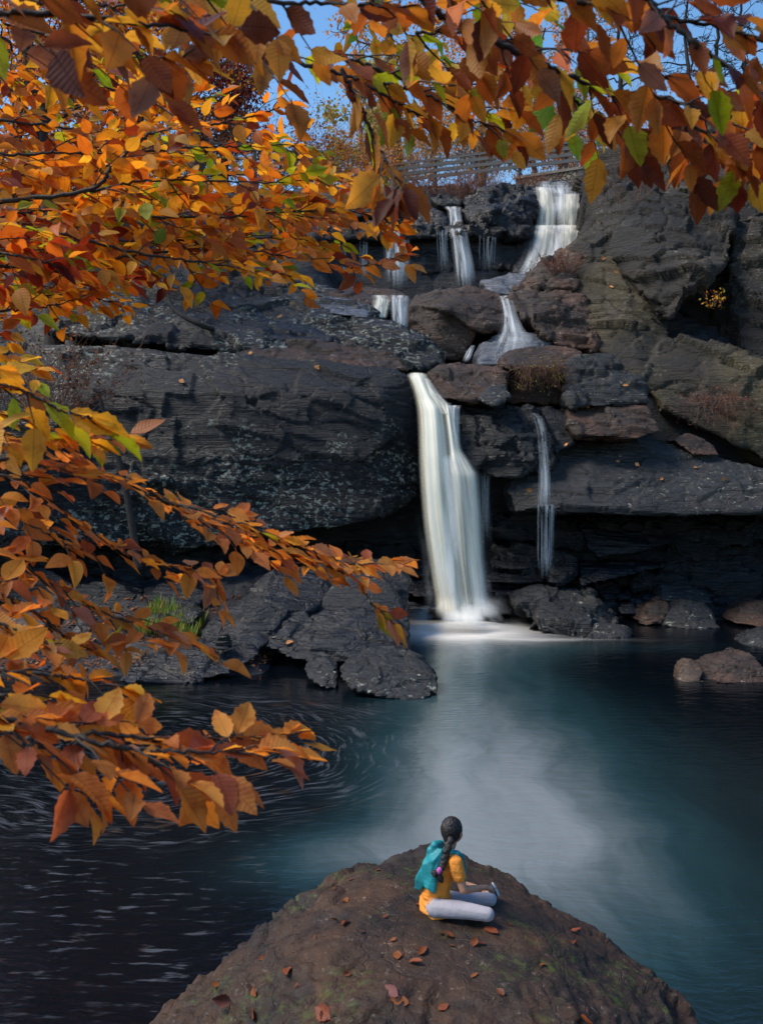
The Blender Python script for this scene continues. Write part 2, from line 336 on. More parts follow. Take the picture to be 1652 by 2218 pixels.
# middle tier
rock('rock', [([(690, 632, 29.4), (760, 622, 29.8), (860, 628, 29.8), (885, 640, 29.0), (880, 652, 28.6), (780, 660, 28.3), (700, 645, 28.6)], 1.2), ([(735, 652, 28.4), (800, 650, 28.4), (805, 668, 28.1), (750, 668, 28.1)], 1)], R_BROWN, 'flat brown rocks capping the left middle cascade', amp=.1, vox=.06)
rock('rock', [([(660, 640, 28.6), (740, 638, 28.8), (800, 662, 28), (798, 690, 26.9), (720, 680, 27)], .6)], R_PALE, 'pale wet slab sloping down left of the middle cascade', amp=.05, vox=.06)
rock('boulder', [([(886, 660, 28.3), (900, 640, 28.5), (940, 624, 28.6), (1010, 617, 28.7), (1070, 630, 28.6), (1098, 655, 28.3), (1112, 692, 27.8), (1085, 712, 27.3), (1030, 716, 27.0), (960, 668, 27.0)], 2.5),
                 ([(886, 665, 28.2), (960, 670, 27.4), (1030, 722, 27.4), (1000, 780, 27.4), (955, 780, 27.3), (915, 745, 27.5), (888, 725, 27.9)], 2)], R_BROWN, 'big brown boulder standing between the two middle cascades', amp=.16, vox=.06, fs=.6, strata=.8)
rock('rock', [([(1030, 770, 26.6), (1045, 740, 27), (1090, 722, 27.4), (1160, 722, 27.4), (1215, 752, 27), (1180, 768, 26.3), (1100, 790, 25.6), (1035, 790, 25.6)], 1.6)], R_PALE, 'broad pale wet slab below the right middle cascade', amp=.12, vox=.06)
rock('boulder', [([(1090, 640, 28.6), (1150, 624, 29), (1225, 618, 29), (1270, 640, 28.4), (1290, 700, 27.6), (1290, 758, 27), (1215, 750, 26.8), (1165, 722, 27), (1130, 690, 27.4)], 2)], R_BROWN, 'brown topped boulder right of the middle cascade', amp=.28, vox=.07, fs=.7)
rock('cliff_slab', [([(120, 640, 29), (330, 590, 31), (560, 560, 32), (680, 622, 29.6), (800, 672, 28), (880, 715, 27.2), (950, 765, 26.2), (968, 790, 25.6), (880, 806, 24.9), (700, 770, 24.9), (450, 735, 24.9), (100, 720, 24.6)], 3.)], R_LICH, 'smooth dark rock slope running down to the main lip', cat='rock slab', amp=.28, vox=.08, fs=.5)
rock('cliff_slab', [([(440, 700, 26.4), (560, 690, 26.6), (660, 705, 26.4), (740, 735, 25.9), (700, 745, 25.2), (560, 735, 24.9), (450, 725, 25)], 1.4)], R_SLATE, 'low rolled rock ridge with a dark gap beneath it', cat='rock slab', amp=.14, vox=.07)
rock('cliff_slab', [([(560, 735, 25.1), (700, 738, 25.3), (800, 752, 25.3), (868, 778, 25.0), (885, 802, 24.5), (780, 800, 24.1), (600, 785, 24.0), (500, 770, 24.2)], 1.8)], R_BROWN, 'brown lens shaped slab just left of the main lip', cat='rock slab', amp=.12, vox=.06)
# the great face left of the fall
rock('cliff_face', [([(-260, 760, 22.6), (120, 760, 23.4), (330, 750, 24), (560, 770, 23.8), (730, 788, 23.9), (860, 800, 24.1), (895, 832, 24.0), (906, 900, 24.0), (910, 1050, 24.0), (880, 1080, 23.6), (845, 1110, 23.2), (700, 1145, 22.7), (480, 1165, 22.1), (-260, 1100, 21.3), (500, 850, 22.6), (820, 850, 23.4), (-260, 850, 21.8)], 2.2)], R_LICH, 'huge dark lichen spotted rock face left of the main fall', cat='rock face', amp=.2, vox=.055, fs=.36, strata=.7)
rock('cliff_slab', [([(-260, 945, 20.6), (130, 950, 21.2), (260, 985, 21.6), (470, 1090, 22.1), (540, 1150, 22.4), (400, 1190, 22.0), (150, 1150, 21.3), (-260, 1140, 20.3)], 2.4)], R_LICH, 'low layered slab under the lichen spotted face at far left', cat='rock slab', amp=.26, vox=.08)
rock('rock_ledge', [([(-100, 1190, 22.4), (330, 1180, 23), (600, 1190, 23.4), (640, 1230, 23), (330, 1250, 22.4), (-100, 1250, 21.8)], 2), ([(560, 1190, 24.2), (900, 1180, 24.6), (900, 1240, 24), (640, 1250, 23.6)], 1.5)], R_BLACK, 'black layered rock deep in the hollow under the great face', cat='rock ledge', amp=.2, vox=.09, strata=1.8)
# lip and right of the main fall
rock('boulder', [([(925, 812, 24.4), (955, 795, 24.8), (1040, 786, 25), (1085, 798, 24.8), (1098, 830, 24.2), (1085, 858, 23.7), (1020, 870, 23.4), (940, 862, 23.5), (930, 838, 23.8)], 1.8)], R_BROWN, 'flat topped brown boulder right of the main lip', amp=.16, vox=.055)
rock('rock', [([(1035, 866, 23.3), (1060, 838, 23.6), (1095, 838, 23.6), (1108, 862, 23.2), (1070, 880, 23)], .9)], R_GREY, 'small grey wedge under the flat topped boulder', amp=.08, vox=.05)
rock('rock_ledge', [([(1082, 772, 25), (1112, 755, 25.3), (1200, 751, 25.4), (1262, 760, 25.2), (1258, 788, 24.6), (1180, 800, 24.3), (1090, 800, 24.4)], 1.6), ([(1100, 800, 25.2), (1240, 790, 25.2), (1240, 880, 24.9), (1100, 870, 24.9)], 1.2)], R_BROWN, 'brown overhanging cap rock above the hanging shrub', cat='rock ledge', amp=.12, vox=.06)
rock('rock', [([(1215, 800, 24.6), (1262, 765, 25), (1330, 770, 24.8), (1385, 820, 24.4), (1405, 872, 23.9), (1300, 880, 23.6), (1235, 878, 23.7)], 1.8)], R_GREY, 'grey stepped slab under the right cliff', amp=.18, vox=.06)
rock('rock', [([(1225, 885, 23.9), (1330, 872, 24.0), (1400, 880, 23.8), (1436, 935, 23.3), (1380, 952, 23), (1250, 942, 23), (1228, 915, 23.3)], 1.8)], R_BROWN, 'brown lower step slab streaked with rust', amp=.16, vox=.06)
rock('rock', [([(1140, 893, 24.2), (1190, 880, 24.3), (1230, 895, 24.0), (1245, 960, 23.4), (1205, 985, 23.1), (1180, 930, 23.5)], 1.3)], R_SLATE, 'dark narrow rock wedged above the thin side trickle', amp=.12, vox=.06)
rock('boulder', [([(965, 905, 23.7), (985, 882, 23.9), (1040, 872, 24), (1110, 878, 24), (1165, 900, 23.8), (1192, 945, 23.3), (1192, 1010, 22.9), (1120, 1035, 22.7), (1050, 1030, 22.9), (980, 1000, 23.2), (1080, 940, 22.9)], 2)], R_BLACK, 'rounded glistening black boulder right of the main fall', amp=.2, vox=.055, fs=.9, strata=1.2)
def slabcut(V): return -.22*sstep(V[:, 2], 3.2, 2.8)
rock('cliff_slab', [([(1095, 1062, 22.9), (1115, 1030, 23.2), (1180, 990, 23.8), (1225, 958, 24.2), (1330, 945, 24.6), (1440, 955, 24.6), (1500, 985, 24), (1640, 1025, 23.4), (1850, 1075, 22.5), (1850, 1110, 21.8), (1500, 1108, 21.9), (1345, 1118, 21.8), (1300, 1095, 21.9), (1185, 1096, 22.2), (1112, 1108, 22.5)], 1.6)], R_GREY, 'broad grey slab leaning over the hollow right of the fall', cat='rock slab', amp=.16, vox=.055, fs=.6, strata=1.0)
rock('rock', [([(1458, 952, 24.2), (1490, 938, 24.5), (1545, 962, 24.2), (1560, 985, 23.8), (1500, 985, 23.6)], .8)], R_BROWN, 'small loose block on top of the broad grey slab', amp=.08, vox=.05)
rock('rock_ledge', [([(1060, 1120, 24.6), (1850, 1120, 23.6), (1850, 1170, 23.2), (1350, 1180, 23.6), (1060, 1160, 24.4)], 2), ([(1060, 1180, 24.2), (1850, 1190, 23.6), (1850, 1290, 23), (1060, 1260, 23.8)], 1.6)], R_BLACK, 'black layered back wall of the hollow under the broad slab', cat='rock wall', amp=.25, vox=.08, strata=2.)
rock('rock', [([(1252, 1130, 24.0), (1340, 1162, 23.6), (1480, 1172, 23.4), (1400, 1188, 23.0), (1300, 1206, 22.9), (1275, 1192, 23.0)], 1)], R_SLATE, 'wedge shaped shard jutting from the hollow', amp=.08, vox=.05)
rock('boulder', [([(1186, 1240, 22.9), (1195, 1205, 23.3), (1225, 1196, 23.4), (1248, 1205, 23.2), (1252, 1255, 22.8), (1220, 1275, 22.5), (1190, 1268, 22.6)], .9)], R_BLACK, 'rough round black boulder at the foot of the side trickle', amp=.16, vox=.045, fs=1.6)
rock('rock', [([(1252, 1225, 23.3), (1330, 1215, 23.5), (1440, 1218, 23.5), (1450, 1226, 23.0), (1340, 1252, 22.6), (1256, 1270, 22.5)], 1)], R_SLATE, 'long smooth dark slab beside the round black boulder', amp=.08, vox=.05)
for j, (u0, v0, u1, v1, Y, lb) in enumerate([(1060, 1205, 1190, 1232, 23.6, 'upper thin wet ledge behind the foot of the main fall'), (1050, 1238, 1185, 1262, 23.1, 'middle thin wet ledge behind the foot of the main fall'), (1055, 1268, 1200, 1290, 22.8, 'lower thin wet ledge right of the foot of the main fall'), (850, 1212, 945, 1250, 23.4, 'wet black ledge left of the foot of the main fall'), (860, 1255, 950, 1290, 22.7, 'lower wet black ledge left of the foot of the main fall'), (870, 1295, 1090, 1322, 22.4, 'lowest step that the main fall breaks over')]):
    rock('rock_ledge', [([(u0, v0+6, Y+.5), (u0+30, v0, Y+.7), (u1-25, v0+2, Y+.7), (u1, v0+10, Y+.5), (u1-8, v1, Y), ((u0+u1)/2, v1+3, Y-.2), (u0+5, v1-2, Y)], .8)], R_SLATE, lb, cat='rock ledge', amp=.1, vox=.05, fs=1.3)
rock('rock_ledge', [([(1118, 1305, 21.7), (1150, 1288, 22.3), (1230, 1282, 22.5), (1290, 1290, 22.3), (1300, 1310, 21.6), (1200, 1340, 21.2), (1140, 1335, 21.2)], 1),
                    ([(1150, 1345, 20.9), (1200, 1325, 21.3), (1300, 1315, 21.6), (1350, 1340, 21.4), (1350, 1392, 20.2), (1260, 1392, 20.1), (1170, 1365, 20.7)], 1)], R_GREY, 'cracked layered grey ledge at the pool edge right of the foam', cat='rock ledge', amp=.14, vox=.04, fs=.8, strata=2.2)
rock('boulder', [([(1430, 1362, 21.5), (1442, 1328, 21.9), (1480, 1302, 22.2), (1520, 1302, 22.2), (1545, 1325, 22), (1562, 1362, 21.4), (1490, 1366, 21.2)], .9)], R_GREY, 'pale pointed boulder at the right pool edge', amp=.09, vox=.04)
rock('rock', [([(1430, 1268, 23), (1480, 1266, 23.1), (1535, 1290, 22.8), (1545, 1305, 22.5), (1470, 1310, 22.4), (1432, 1300, 22.5)], .9)], R_GREY, 'grey slab lying behind the pale pointed boulder', amp=.08, vox=.05)
rock('rock', [([(1380, 1350, 21.8), (1392, 1318, 22.2), (1430, 1300, 22.4), (1455, 1306, 22.3), (1440, 1345, 21.8), (1400, 1358, 21.6)], .7)], R_BROWN, 'reddish rock touching the left side of the pale pointed boulder', amp=.12, vox=.04, fs=1.5)
rock('rock', [([(1583, 1352, 21.6), (1600, 1322, 22), (1645, 1306, 22.2), (1720, 1318, 22), (1720, 1358, 21.5), (1640, 1358, 21.3)], .9)], R_BROWN, 'speckled rock at the right edge of the picture above the dark pool', amp=.1, vox=.045)
rock('rock', [([(1598, 1408, 19.3), (1630, 1376, 19.7), (1690, 1368, 19.8), (1720, 1400, 19.2), (1660, 1412, 19.0)], .7)], R_GREY, 'low grey rock rising from the pool at the right edge', amp=.07, vox=.04)
rock('rock', [([(1466, 1478, 16.3), (1470, 1448, 16.5), (1490, 1432, 16.6), (1512, 1436, 16.6), (1524, 1455, 16.4), (1514, 1480, 16.2), (1488, 1484, 16.1)], .35)], R_TAN, 'small round tan stone in the right of the pool', cat='stone', amp=.02, vox=.02, smooth=8, fs=2)
rock('rock', [([(1505, 1482, 16.2), (1530, 1448, 16.6), (1570, 1428, 16.8), (1610, 1410, 16.9), (1625, 1418, 16.8), (1652, 1452, 16.5), (1680, 1480, 16.2), (1570, 1486, 16.0)], .6)], R_BROWN, 'angular brown rock beside the round tan stone', amp=.09, vox=.03, fs=1.4)
random.seed(5)
names = ['dark pebble sized rock', 'small angular black rock', 'small grey stone', 'small brown stone']
k = 0
for (u, v, s) in [(1320, 1285, 26), (1352, 1292, 20), (1378, 1300, 18), (1560, 1300, 20), (1590, 1300, 24), (1545, 1275, 16), (1620, 1290, 18), (1400, 1285, 16), (1340, 1262, 20), (1460, 1256, 16), (1500, 1252, 18), (1560, 1262, 22), (1610, 1265, 18), (1650, 1285, 20), (1360, 1320, 22), (1310, 1272, 14)]:
    Y = 22.5+(1320-v)*.025
    rock('stone', [([(u-s, v, Y), (u-s*.6, v-s*.5, Y+.2), (u+s*.5, v-s*.6, Y+.2), (u+s, v, Y), (u+s*.6, v+s*.5, Y-.2), (u-s*.5, v+s*.5, Y-.2)], .35)], R_SLATE, 'small dark angular stone among the rubble along the right shore', cat='stone', amp=.05, vox=.04, fs=2, seed=k, group='rubble stones along the right shore', key='rub%d' % k); k += 1
# right cliff
rock('cliff_face', [([(1292, 350, 34), (1320, 338, 34), (1450, 285, 33), (1570, 212, 32), (1660, 185, 31.5), (1900, 140, 30), (2100, 140, 29), (2100, 900, 25.5), (1700, 950, 27), (1500, 700, 29), (1380, 560, 30.5), (1288, 500, 32.5), (1285, 430, 33)], 5)], R_CLIFF, 'tall dark cliff towering over the right side', cat='cliff', amp=.75, vox=.09, fs=.3, strata=.55, tilt=Matrix.Rotation(.5, 3, 'X') @ Matrix.Rotation(-.45, 3, 'Y'))
TL = Matrix.Rotation(.5, 3, 'X') @ Matrix.Rotation(-.6, 3, 'Y')
rock('cliff_slab', [([(1228, 545, 30), (1262, 510, 30.6), (1300, 480, 31), (1345, 520, 30), (1400, 600, 29), (1450, 700, 28.0), (1440, 880, 25.4), (1380, 800, 26.0), (1270, 748, 27.2), (1236, 680, 28.3), (1228, 620, 29)], 3), ([(1440, 720, 27.2), (1530, 775, 26.4), (1652, 800, 25.6), (1900, 860, 24.3), (1900, 1010, 24.0), (1652, 990, 24.5), (1560, 950, 24.9), (1430, 880, 25.4), (1400, 800, 26)], 2.5)], R_OLIVE, 'olive lichened slab leaning on the foot of the right cliff', cat='cliff slab', amp=.34, vox=.07, fs=.36, strata=.6, tilt=TL)
rock('cliff_slab', [([(1262, 505, 31), (1300, 440, 31.4), (1340, 405, 31.4), (1420, 400, 31), (1520, 430, 30), (1580, 470, 29.2), (1590, 560, 27.4), (1500, 585, 26.9), (1475, 640, 26.7), (1452, 690, 26.9), (1400, 610, 28.6), (1350, 535, 29.6), (1310, 505, 30.4)], 2.5)], R_CLIFF, 'diagonal grey prism of rock above the black cleft', cat='cliff slab', amp=.4, vox=.07, fs=.4, strata=.7, tilt=TL)
rock('cliff_slab', [([(1580, 470, 29.4), (1680, 440, 29), (2000, 440, 27), (2000, 800, 24.8), (1700, 800, 26), (1600, 770, 26.8), (1590, 620, 28)], 2.5)], R_CLIFF, 'broad dark buttress right of the black cleft', cat='cliff slab', amp=.5, vox=.08, fs=.36, strata=.6, tilt=TL)
# left shore boulders
rock('boulder', [([(425, 1398, 17.8), (450, 1350, 18.4), (480, 1325, 18.7), (560, 1262, 19.4), (615, 1232, 19.8), (650, 1236, 19.8), (702, 1248, 19.6), (722, 1290, 19.0), (660, 1330, 18.3), (610, 1378, 17.8), (560, 1408, 17.3), (480, 1408, 17.3), (560, 1320, 18.0)], .9)], R_SLATE, 'long slanting grey boulder leaning up the left shore', amp=.12, vox=.035, fs=.8, smooth=4, strata=.5)
rock('boulder', [([(640, 1235, 20.6), (720, 1212, 21), (820, 1218, 21), (890, 1260, 20.6), (880, 1330, 20), (760, 1310, 19.8), (660, 1300, 20)], 1)], R_SLATE, 'dark boulder behind the pyramid shaped one', amp=.16, vox=.05)
rock('boulder', [([(560, 1372, 17.8), (552, 1340, 18.2), (600, 1322, 18.3), (660, 1325, 18.2), (680, 1350, 18), (620, 1392, 17.5)], .7)], R_SLATE, 'low dark boulder tucked between the two large shore boulders', amp=.09, vox=.035)
rock('boulder', [([(655, 1350, 18.5), (715, 1278, 19.0), (752, 1248, 19.2), (800, 1243, 19.3), (832, 1250, 19.2), (870, 1310, 18.8), (888, 1362, 18.4), (880, 1400, 18.2), (690, 1400, 18.2), (790, 1330, 18.4)], 1.2)], R_GREY, 'grey pyramid topped boulder with a smooth upper face', amp=.07, vox=.035, fs=.7, strata=.6)
rock('boulder', [([(566, 1398, 17.6), (580, 1378, 17.8), (640, 1350, 18.0), (700, 1322, 18.2), (790, 1318, 18.1), (850, 1340, 17.9), (888, 1372, 17.7), (884, 1412, 17.3), (845, 1424, 17.0), (770, 1440, 16.9), (700, 1436, 17.0), (640, 1430, 17.1), (720, 1370, 17.4)], .6)], R_SLATE, 'rough dark boulder lying against the grey pyramid topped one', amp=.08, vox=.03, fs=1.1, fine=1.6)
rock('boulder', [([(735, 1462, 15.6), (752, 1440, 15.9), (800, 1420, 16.3), (860, 1422, 16.3), (915, 1442, 16.0), (945, 1470, 15.6), (950, 1500, 15.2), (905, 1522, 14.9), (830, 1510, 15.0), (765, 1495, 15.1)], .9)], R_GREY, 'oval speckled grey boulder at the tip of the left shore', amp=.08, vox=.028, fs=1.4, strata=1.4)
rock('rock', [([(658, 1442, 16.5), (672, 1422, 16.7), (705, 1424, 16.6), (728, 1450, 16.2), (730, 1496, 15.6), (700, 1490, 15.6), (665, 1468, 16.0)], .5)], R_GREY, 'small upright rock touching the oval speckled boulder', amp=.06, vox=.028, fs=1.8)
rock('boulder', [([(250, 1482, 16.0), (285, 1436, 16.8), (380, 1412, 17.2), (470, 1392, 17.5), (552, 1392, 17.4), (562, 1422, 16.9), (500, 1458, 16.4), (380, 1488, 15.9)], 1.2)], R_SLATE, 'low flat boulder carrying the stone cairn', amp=.1, vox=.035, fs=1.2)
rock('rock', [([(560, 1390, 17.6), (580, 1376, 17.8), (630, 1382, 17.7), (640, 1400, 17.4), (590, 1408, 17.3)], .4)], R_SLATE, 'small smooth rock behind the leaf litter', amp=.04, vox=.03)
for j, (u, v, a, b, Y, mt, lb) in enumerate([(90, 1440, 60, 14, 17.3, R_SLATE, 'flat dark stone at far left waterline'), (170, 1452, 70, 12, 17.0, R_BLACK, 'thin black slab at far left waterline'), (345, 1345, 42, 15, 18.6, R_SLATE, 'flat stone in the grass of the left bank'), (395, 1335, 36, 18, 18.9, R_GREY, 'grey stone beside the grass of the left bank'), (55, 1345, 60, 20, 18.8, R_BROWN, 'brown stone half buried in the left bank'), (282, 1428, 24, 9, 17.1, R_TAN, 'tan stone on the left waterline'), (210, 1290, 90, 30, 20.5, R_BLACK, 'black rock at the back of the left bank'), (60, 1270, 100, 40, 20.8, R_BLACK, 'large black rock at the back corner of the left bank'), (380, 1290, 70, 30, 20.6, R_SLATE, 'dark rock behind the grassy bank')]):
    rock('rock', [([(u-a, v+b*.3, Y), (u-a*.6, v-b*.7, Y+.25), (u+a*.3, v-b, Y+.3), (u+a, v-b*.1, Y), (u+a*.6, v+b, Y-.3), (u-a*.5, v+b, Y-.3)], .8)], mt, lb, amp=.07, vox=.04, fs=1.4)

# cairn
ca = empty('cairn', (0, 0, 0)); cp = P(484, 1404, 17.0); ca.location = cp
tag(ca, 'little cairn of flat stones balanced on the flat boulder', 'cairn')
zz = 0.
for j, (r, h) in enumerate([(.21, .075), (.15, .06), (.18, .055), (.12, .05), (.15, .05), (.09, .05)]):
    bm = bmesh.new(); bmesh.ops.create_icosphere(bm, subdivisions=3, radius=1)
    for v_ in bm.verts:
        n_ = mnoise.noise(v_.co*1.7+Vector((j*5, 0, 0))); v_.co = Vector((v_.co.x*r, v_.co.y*r*.8, math.copysign(abs(v_.co.z)**.7, v_.co.z)*h*.5))*(1+.18*n_)
    me = bpy.data.meshes.new('stone'); bm.to_mesh(me); bm.free(); me.materials.append(R_BROWN if j % 2 else R_GREY)
    o = link('stone', me, ca, ((j % 2-.5)*.04, 0, zz+h*.4)); zz += h*.86

# foreground boulder that carries the girl
FR = [(300, 2245, 6.2), (345, 2190, 6.4), (395, 2140, 6.5), (495, 2062, 6.5), (565, 2006, 6.7), (608, 1972, 6.85), (655, 1940, 7.0), (712, 1892, 7.15), (795, 1856, 7.3), (900, 1826, 7.4), (945, 1824, 7.4), (1010, 1850, 7.3), (1100, 1888, 7.15), (1150, 1925, 7.05), (1200, 1962, 6.95), (1310, 2036, 6.6), (1415, 2106, 6.3), (1500, 2165, 6.1), (1585, 2245, 5.8), (1600, 2500, 4.9),
      (700, 2120, 5.35), (1250, 2180, 5.1), (700, 2500, 4.2), (1200, 2500, 4.2), (290, 2500, 5.2), (950, 2010, 6.15)]
bm = bmesh.new(); pts = [P(*p) for p in FR]
for (x, y) in ((-1.95, 7.0), (-.2, 8.4), (1.2, 8.2), (2.9, 6.8), (3.1, 4), (-2.2, 4.2), (1.5, 3), (-1.5, 3)): pts.append(Vector((x, y, -1.0)))
hull_into(bm, pts)
me, V, N = remeshed(bm, .022, 12)
d = .05*facet(V*np.array([1., 1., 1.3]), 171)+.045*facet(V*3.1, 72)+.07*fbm(V*2.2, 73, 5, .6)+.03*ridged(V*np.array([5, 5, 7]), 75, 4)+.05*beds(V@np.array(RM).T, 3.2, 76)*(1-sstep(V[:, 2], .75, 1.0)*.6)
d += .022*fbm(V*14, 78, 3, .65)+.016*facet(V*np.array([8, 8, 11]), 80)-.03*(1-sstep(np.abs(vn(V*1.8+vn(V*4, 82)[:, None]*.3, 81)), 0, .05))
g0 = P(985, 1975, 6.2); rr = np.hypot(V[:, 0]-g0.x, V[:, 1]-g0.y); k_ = 1-sstep(rr, .4, 1.7)
d = d*(1-.8*k_)+.03*ridged(V*np.array([4, 4, 7]), 79, 4)*(1-k_)-.07*(1-k_)
# low left shelf
V2 = V+N*d[:, None]
me.vertices.foreach_set('co', V2.astype(np.float32).ravel()); me.update(); me.polygons.foreach_set('use_smooth', np.ones(len(me.polygons), dtype=bool)); me.materials.clear(); me.materials.append(R_FORE)
FT = BVHTree.FromPolygons([v.co.copy() for v in me.vertices], [tuple(p.vertices) for p in me.polygons])
def fore_z(x, y):
    r = FT.ray_cast(Vector((x, y, 5)), Vector((0, 0, -1))); return (r[0], r[1]) if r[0] else (Vector((x, y, 0)), Vector((0, 0, 1)))
me.name = 'boulder'; c = recenter(me); o = link('boulder', me, loc=c); tag(o, 'massive brown mossy boulder in the foreground with a child sitting on it', 'boulder')
# ---------------------------------------------------------------- falling water
def water_mat(name, tint=(.80, .80, .78), dens=1., k=9., soft=.16, tail=.12, head=.05):
    M = Mat(name); uv = M.n('UVMap', uv_map='uv').outputs[0]; s = M.n('SeparateXYZ', {0: uv}); U, Vv = s.outputs[0], s.outputs[1]
    nv = M.n('CombineXYZ', {0: mulM(M, U, k), 1: mulM(M, Vv, 1.1), 2: 0.}).outputs[0]
    n1 = M.noise(nv, 1., 4, .55, .3)
    nv2 = M.n('CombineXYZ', {0: mulM(M, U, k*3.2), 1: mulM(M, Vv, .8), 2: 3.}).outputs[0]; n2 = M.noise(nv2, 1., 3, .5)
    edge = M.math('MULTIPLY', M.ramp(U, 0., soft), M.math('SUBTRACT', 1., M.ramp(U, 1-soft, 1.)))
    end = M.math('MULTIPLY', M.math('SUBTRACT', 1., M.ramp(Vv, 1-tail, 1.)), M.ramp(Vv, -.01, head))
    st = M.math('ADD', M.math('MULTIPLY', M.ramp(n1, .30, .66), .75), M.math('MULTIPLY', M.ramp(n2, .35, .7), .35))
    at = M.n('Attribute', attribute_name='dens').outputs['Fac']
    al = M.math('MULTIPLY', M.math('MULTIPLY', M.math('MULTIPLY', M.math('ADD', st, dens-.5), edge), end), at, clamp=True)
    col = M.mix(M.ramp(n1, .3, .7), (tint[0]*.8, tint[1]*.83, tint[2]*.84), tint)
    M.set(Base_Color=col, Roughness=.45, Alpha=M.math('MINIMUM', al, .97))
    M.b.inputs['Specular IOR Level'].default_value = .25
    return M.m
def mulM(M, a, b): return M.math('MULTIPLY', a, b)
W_MAIN = water_mat('silky_cream_water', (.95, .88, .71), .92, 3.8, .46, .06)
W_VEIL = water_mat('silky_white_water', (.86, .86, .86), .28, 6, .42, .3)
W_THIN = water_mat('thin_trickle_water', (.5, .55, .6), -.02, 11, .3, .3)
def fall(rows, mat, label, bulge=.12, ny=60, nx=28, group=None, layers=3, seed=0, dens=None):
    """rows: (v, uLeft, uRight, Y) from lip to foot; a few curtains of water one behind the other"""
    rows = np.array(rows, float); t = np.linspace(0, 1, len(rows)); T = np.linspace(0, 1, ny)
    R_ = np.stack([np.interp(T, t, rows[:, i]) for i in range(4)], 1)
    for _ in range(3): R_[1:-1] = (R_[:-2]+2*R_[1:-1]+R_[2:])/4
    VV, QQ, UU, DD = [], [], [], []; base = 0; U = np.linspace(0, 1, nx)
    for L in range(layers):
        off = L*.16; grow = 1-.05*L
        for i in range(ny):
            v, ul, ur, Y = R_[i]; c = (ul+ur)/2; hw = (ur-ul)/2*grow
            for j in range(nx):
                a = U[j]*2-1; p = P(c+a*hw, v, Y); p.y += off-bulge*(1-a*a)+.02*math.sin(U[j]*17+seed+L*2+T[i]*2)
                VV.append(p[:]); UU.append((U[j]+L*1.0*0, T[i])); DD.append(1.)
        ii = np.arange(ny*nx).reshape(ny, nx)+base
        QQ.append(np.stack([ii[:-1, :-1], ii[1:, :-1], ii[1:, 1:], ii[:-1, 1:]], -1).reshape(-1, 4)); base += ny*nx
    UU = np.array(UU); 
    me = np_mesh('waterfall', VV, np.concatenate(QQ), mat, True, uv=UU)
    a = me.attributes.new('dens', 'FLOAT', 'POINT'); dd = np.ones(len(VV)) if dens is None else np.interp(UU[:, 1], [x[0] for x in dens], [x[1] for x in dens]); a.data.foreach_set('value', dd.astype(np.float32))
    c = recenter(me); o = link('waterfall', me, loc=c); tag(o, label, 'waterfall', group); return o
def join_fall(root, parts, name='water_strand'):
    for o in parts:
        for k in ('label', 'category', 'group'):
            if k in o: del o[k]
        o.name = name; o.location = o.location-root.location; o.parent = root
W_MAIN2 = water_mat('silky_cream_water_soft', (.94, .88, .73), .55, 4.0, .48, .08)
W_SPRAY = water_mat('landing_spray', (.9, .87, .8), .12, 2, .5, .35, .6)
W_MIST = water_mat('fine_mist_water', (.82, .82, .78), .02, 3, .5, .2)
main = fall([(808, 878, 924, 24.9), (815, 878, 928, 24.0), (845, 890, 940, 23.7), (868, 896, 954, 23.5), (885, 899, 966, 23.2), (930, 902, 972, 22.9), (990, 903, 978, 22.6), (1050, 906, 984, 22.4), (1130, 912, 992, 22.25), (1200, 922, 1002, 22.15), (1270, 932, 1012, 22.05), (1298, 938, 1018, 22.), (1345, 938, 1024, 21.7)], W_MAIN, 'tall main fall of cream coloured water dropping into the pool', .25, 90, 36)
m2 = fall([(872, 955, 980, 23.4), (920, 958, 990, 23.1), (975, 960, 1004, 22.8), (1000, 955, 1024, 22.6), (1030, 955, 1044, 22.4), (1100, 962, 1050, 22.3), (1200, 972, 1056, 22.2), (1290, 985, 1064, 22.1), (1345, 990, 1070, 21.8)], W_MAIN2, 'x', .2, 90, 30, seed=3)
m3 = fall([(985, 890, 1040, 22.3), (1100, 892, 1062, 22.1), (1220, 905, 1078, 21.9), (1350, 905, 1100, 21.5)], W_MIST, 'x', .25, 60, 30, layers=2, seed=5)
m4 = fall([(818, 905, 930, 23.9), (850, 915, 952, 23.5), (872, 935, 972, 23.3), (900, 950, 985, 23.1)], W_MAIN2, 'x', .08, 30, 14, layers=2)
m5 = fall([(1285, 870, 1110, 21.6), (1320, 865, 1130, 21.3), (1366, 860, 1150, 20.7)], W_SPRAY, 'x', .3, 24, 30, layers=3, seed=7)
join_fall(main, [m2, m3, m4])
join_fall(main, [m5], 'spray')
fall([(878, 962, 1000, 23.5), (884, 962, 998, 23.2), (930, 966, 998, 23.1), (995, 970, 1000, 23.0)], W_VEIL, 'short veil joining the main fall on its right', .08, 30, 16, layers=2)
fall([(1012, 1030, 1068, 23.2), (1030, 1034, 1066, 23.1), (1200, 1040, 1068, 23.0)], W_THIN, 'faint hanging trickle right of the main fall', .05, 40, 16, layers=2)
fall([(890, 1140, 1158, 23.9), (905, 1152, 1178, 23.4), (930, 1160, 1184, 23.1), (970, 1164, 1190, 22.8), (1010, 1166, 1196, 22.5), (1050, 1166, 1200, 22.2), (1092, 1160, 1200, 21.95), (1100, 1160, 1206, 21.9)], W_THIN, 'thin side stream sliding over the black boulder and broad slab', .04, 50, 16, layers=3)
fall([(1092, 1158, 1210, 21.95), (1110, 1158, 1210, 21.9), (1200, 1160, 1208, 21.9), (1262, 1166, 1196, 21.9)], W_THIN, 'thin dripping strands falling off the edge of the broad slab', .04, 50, 18, layers=2)
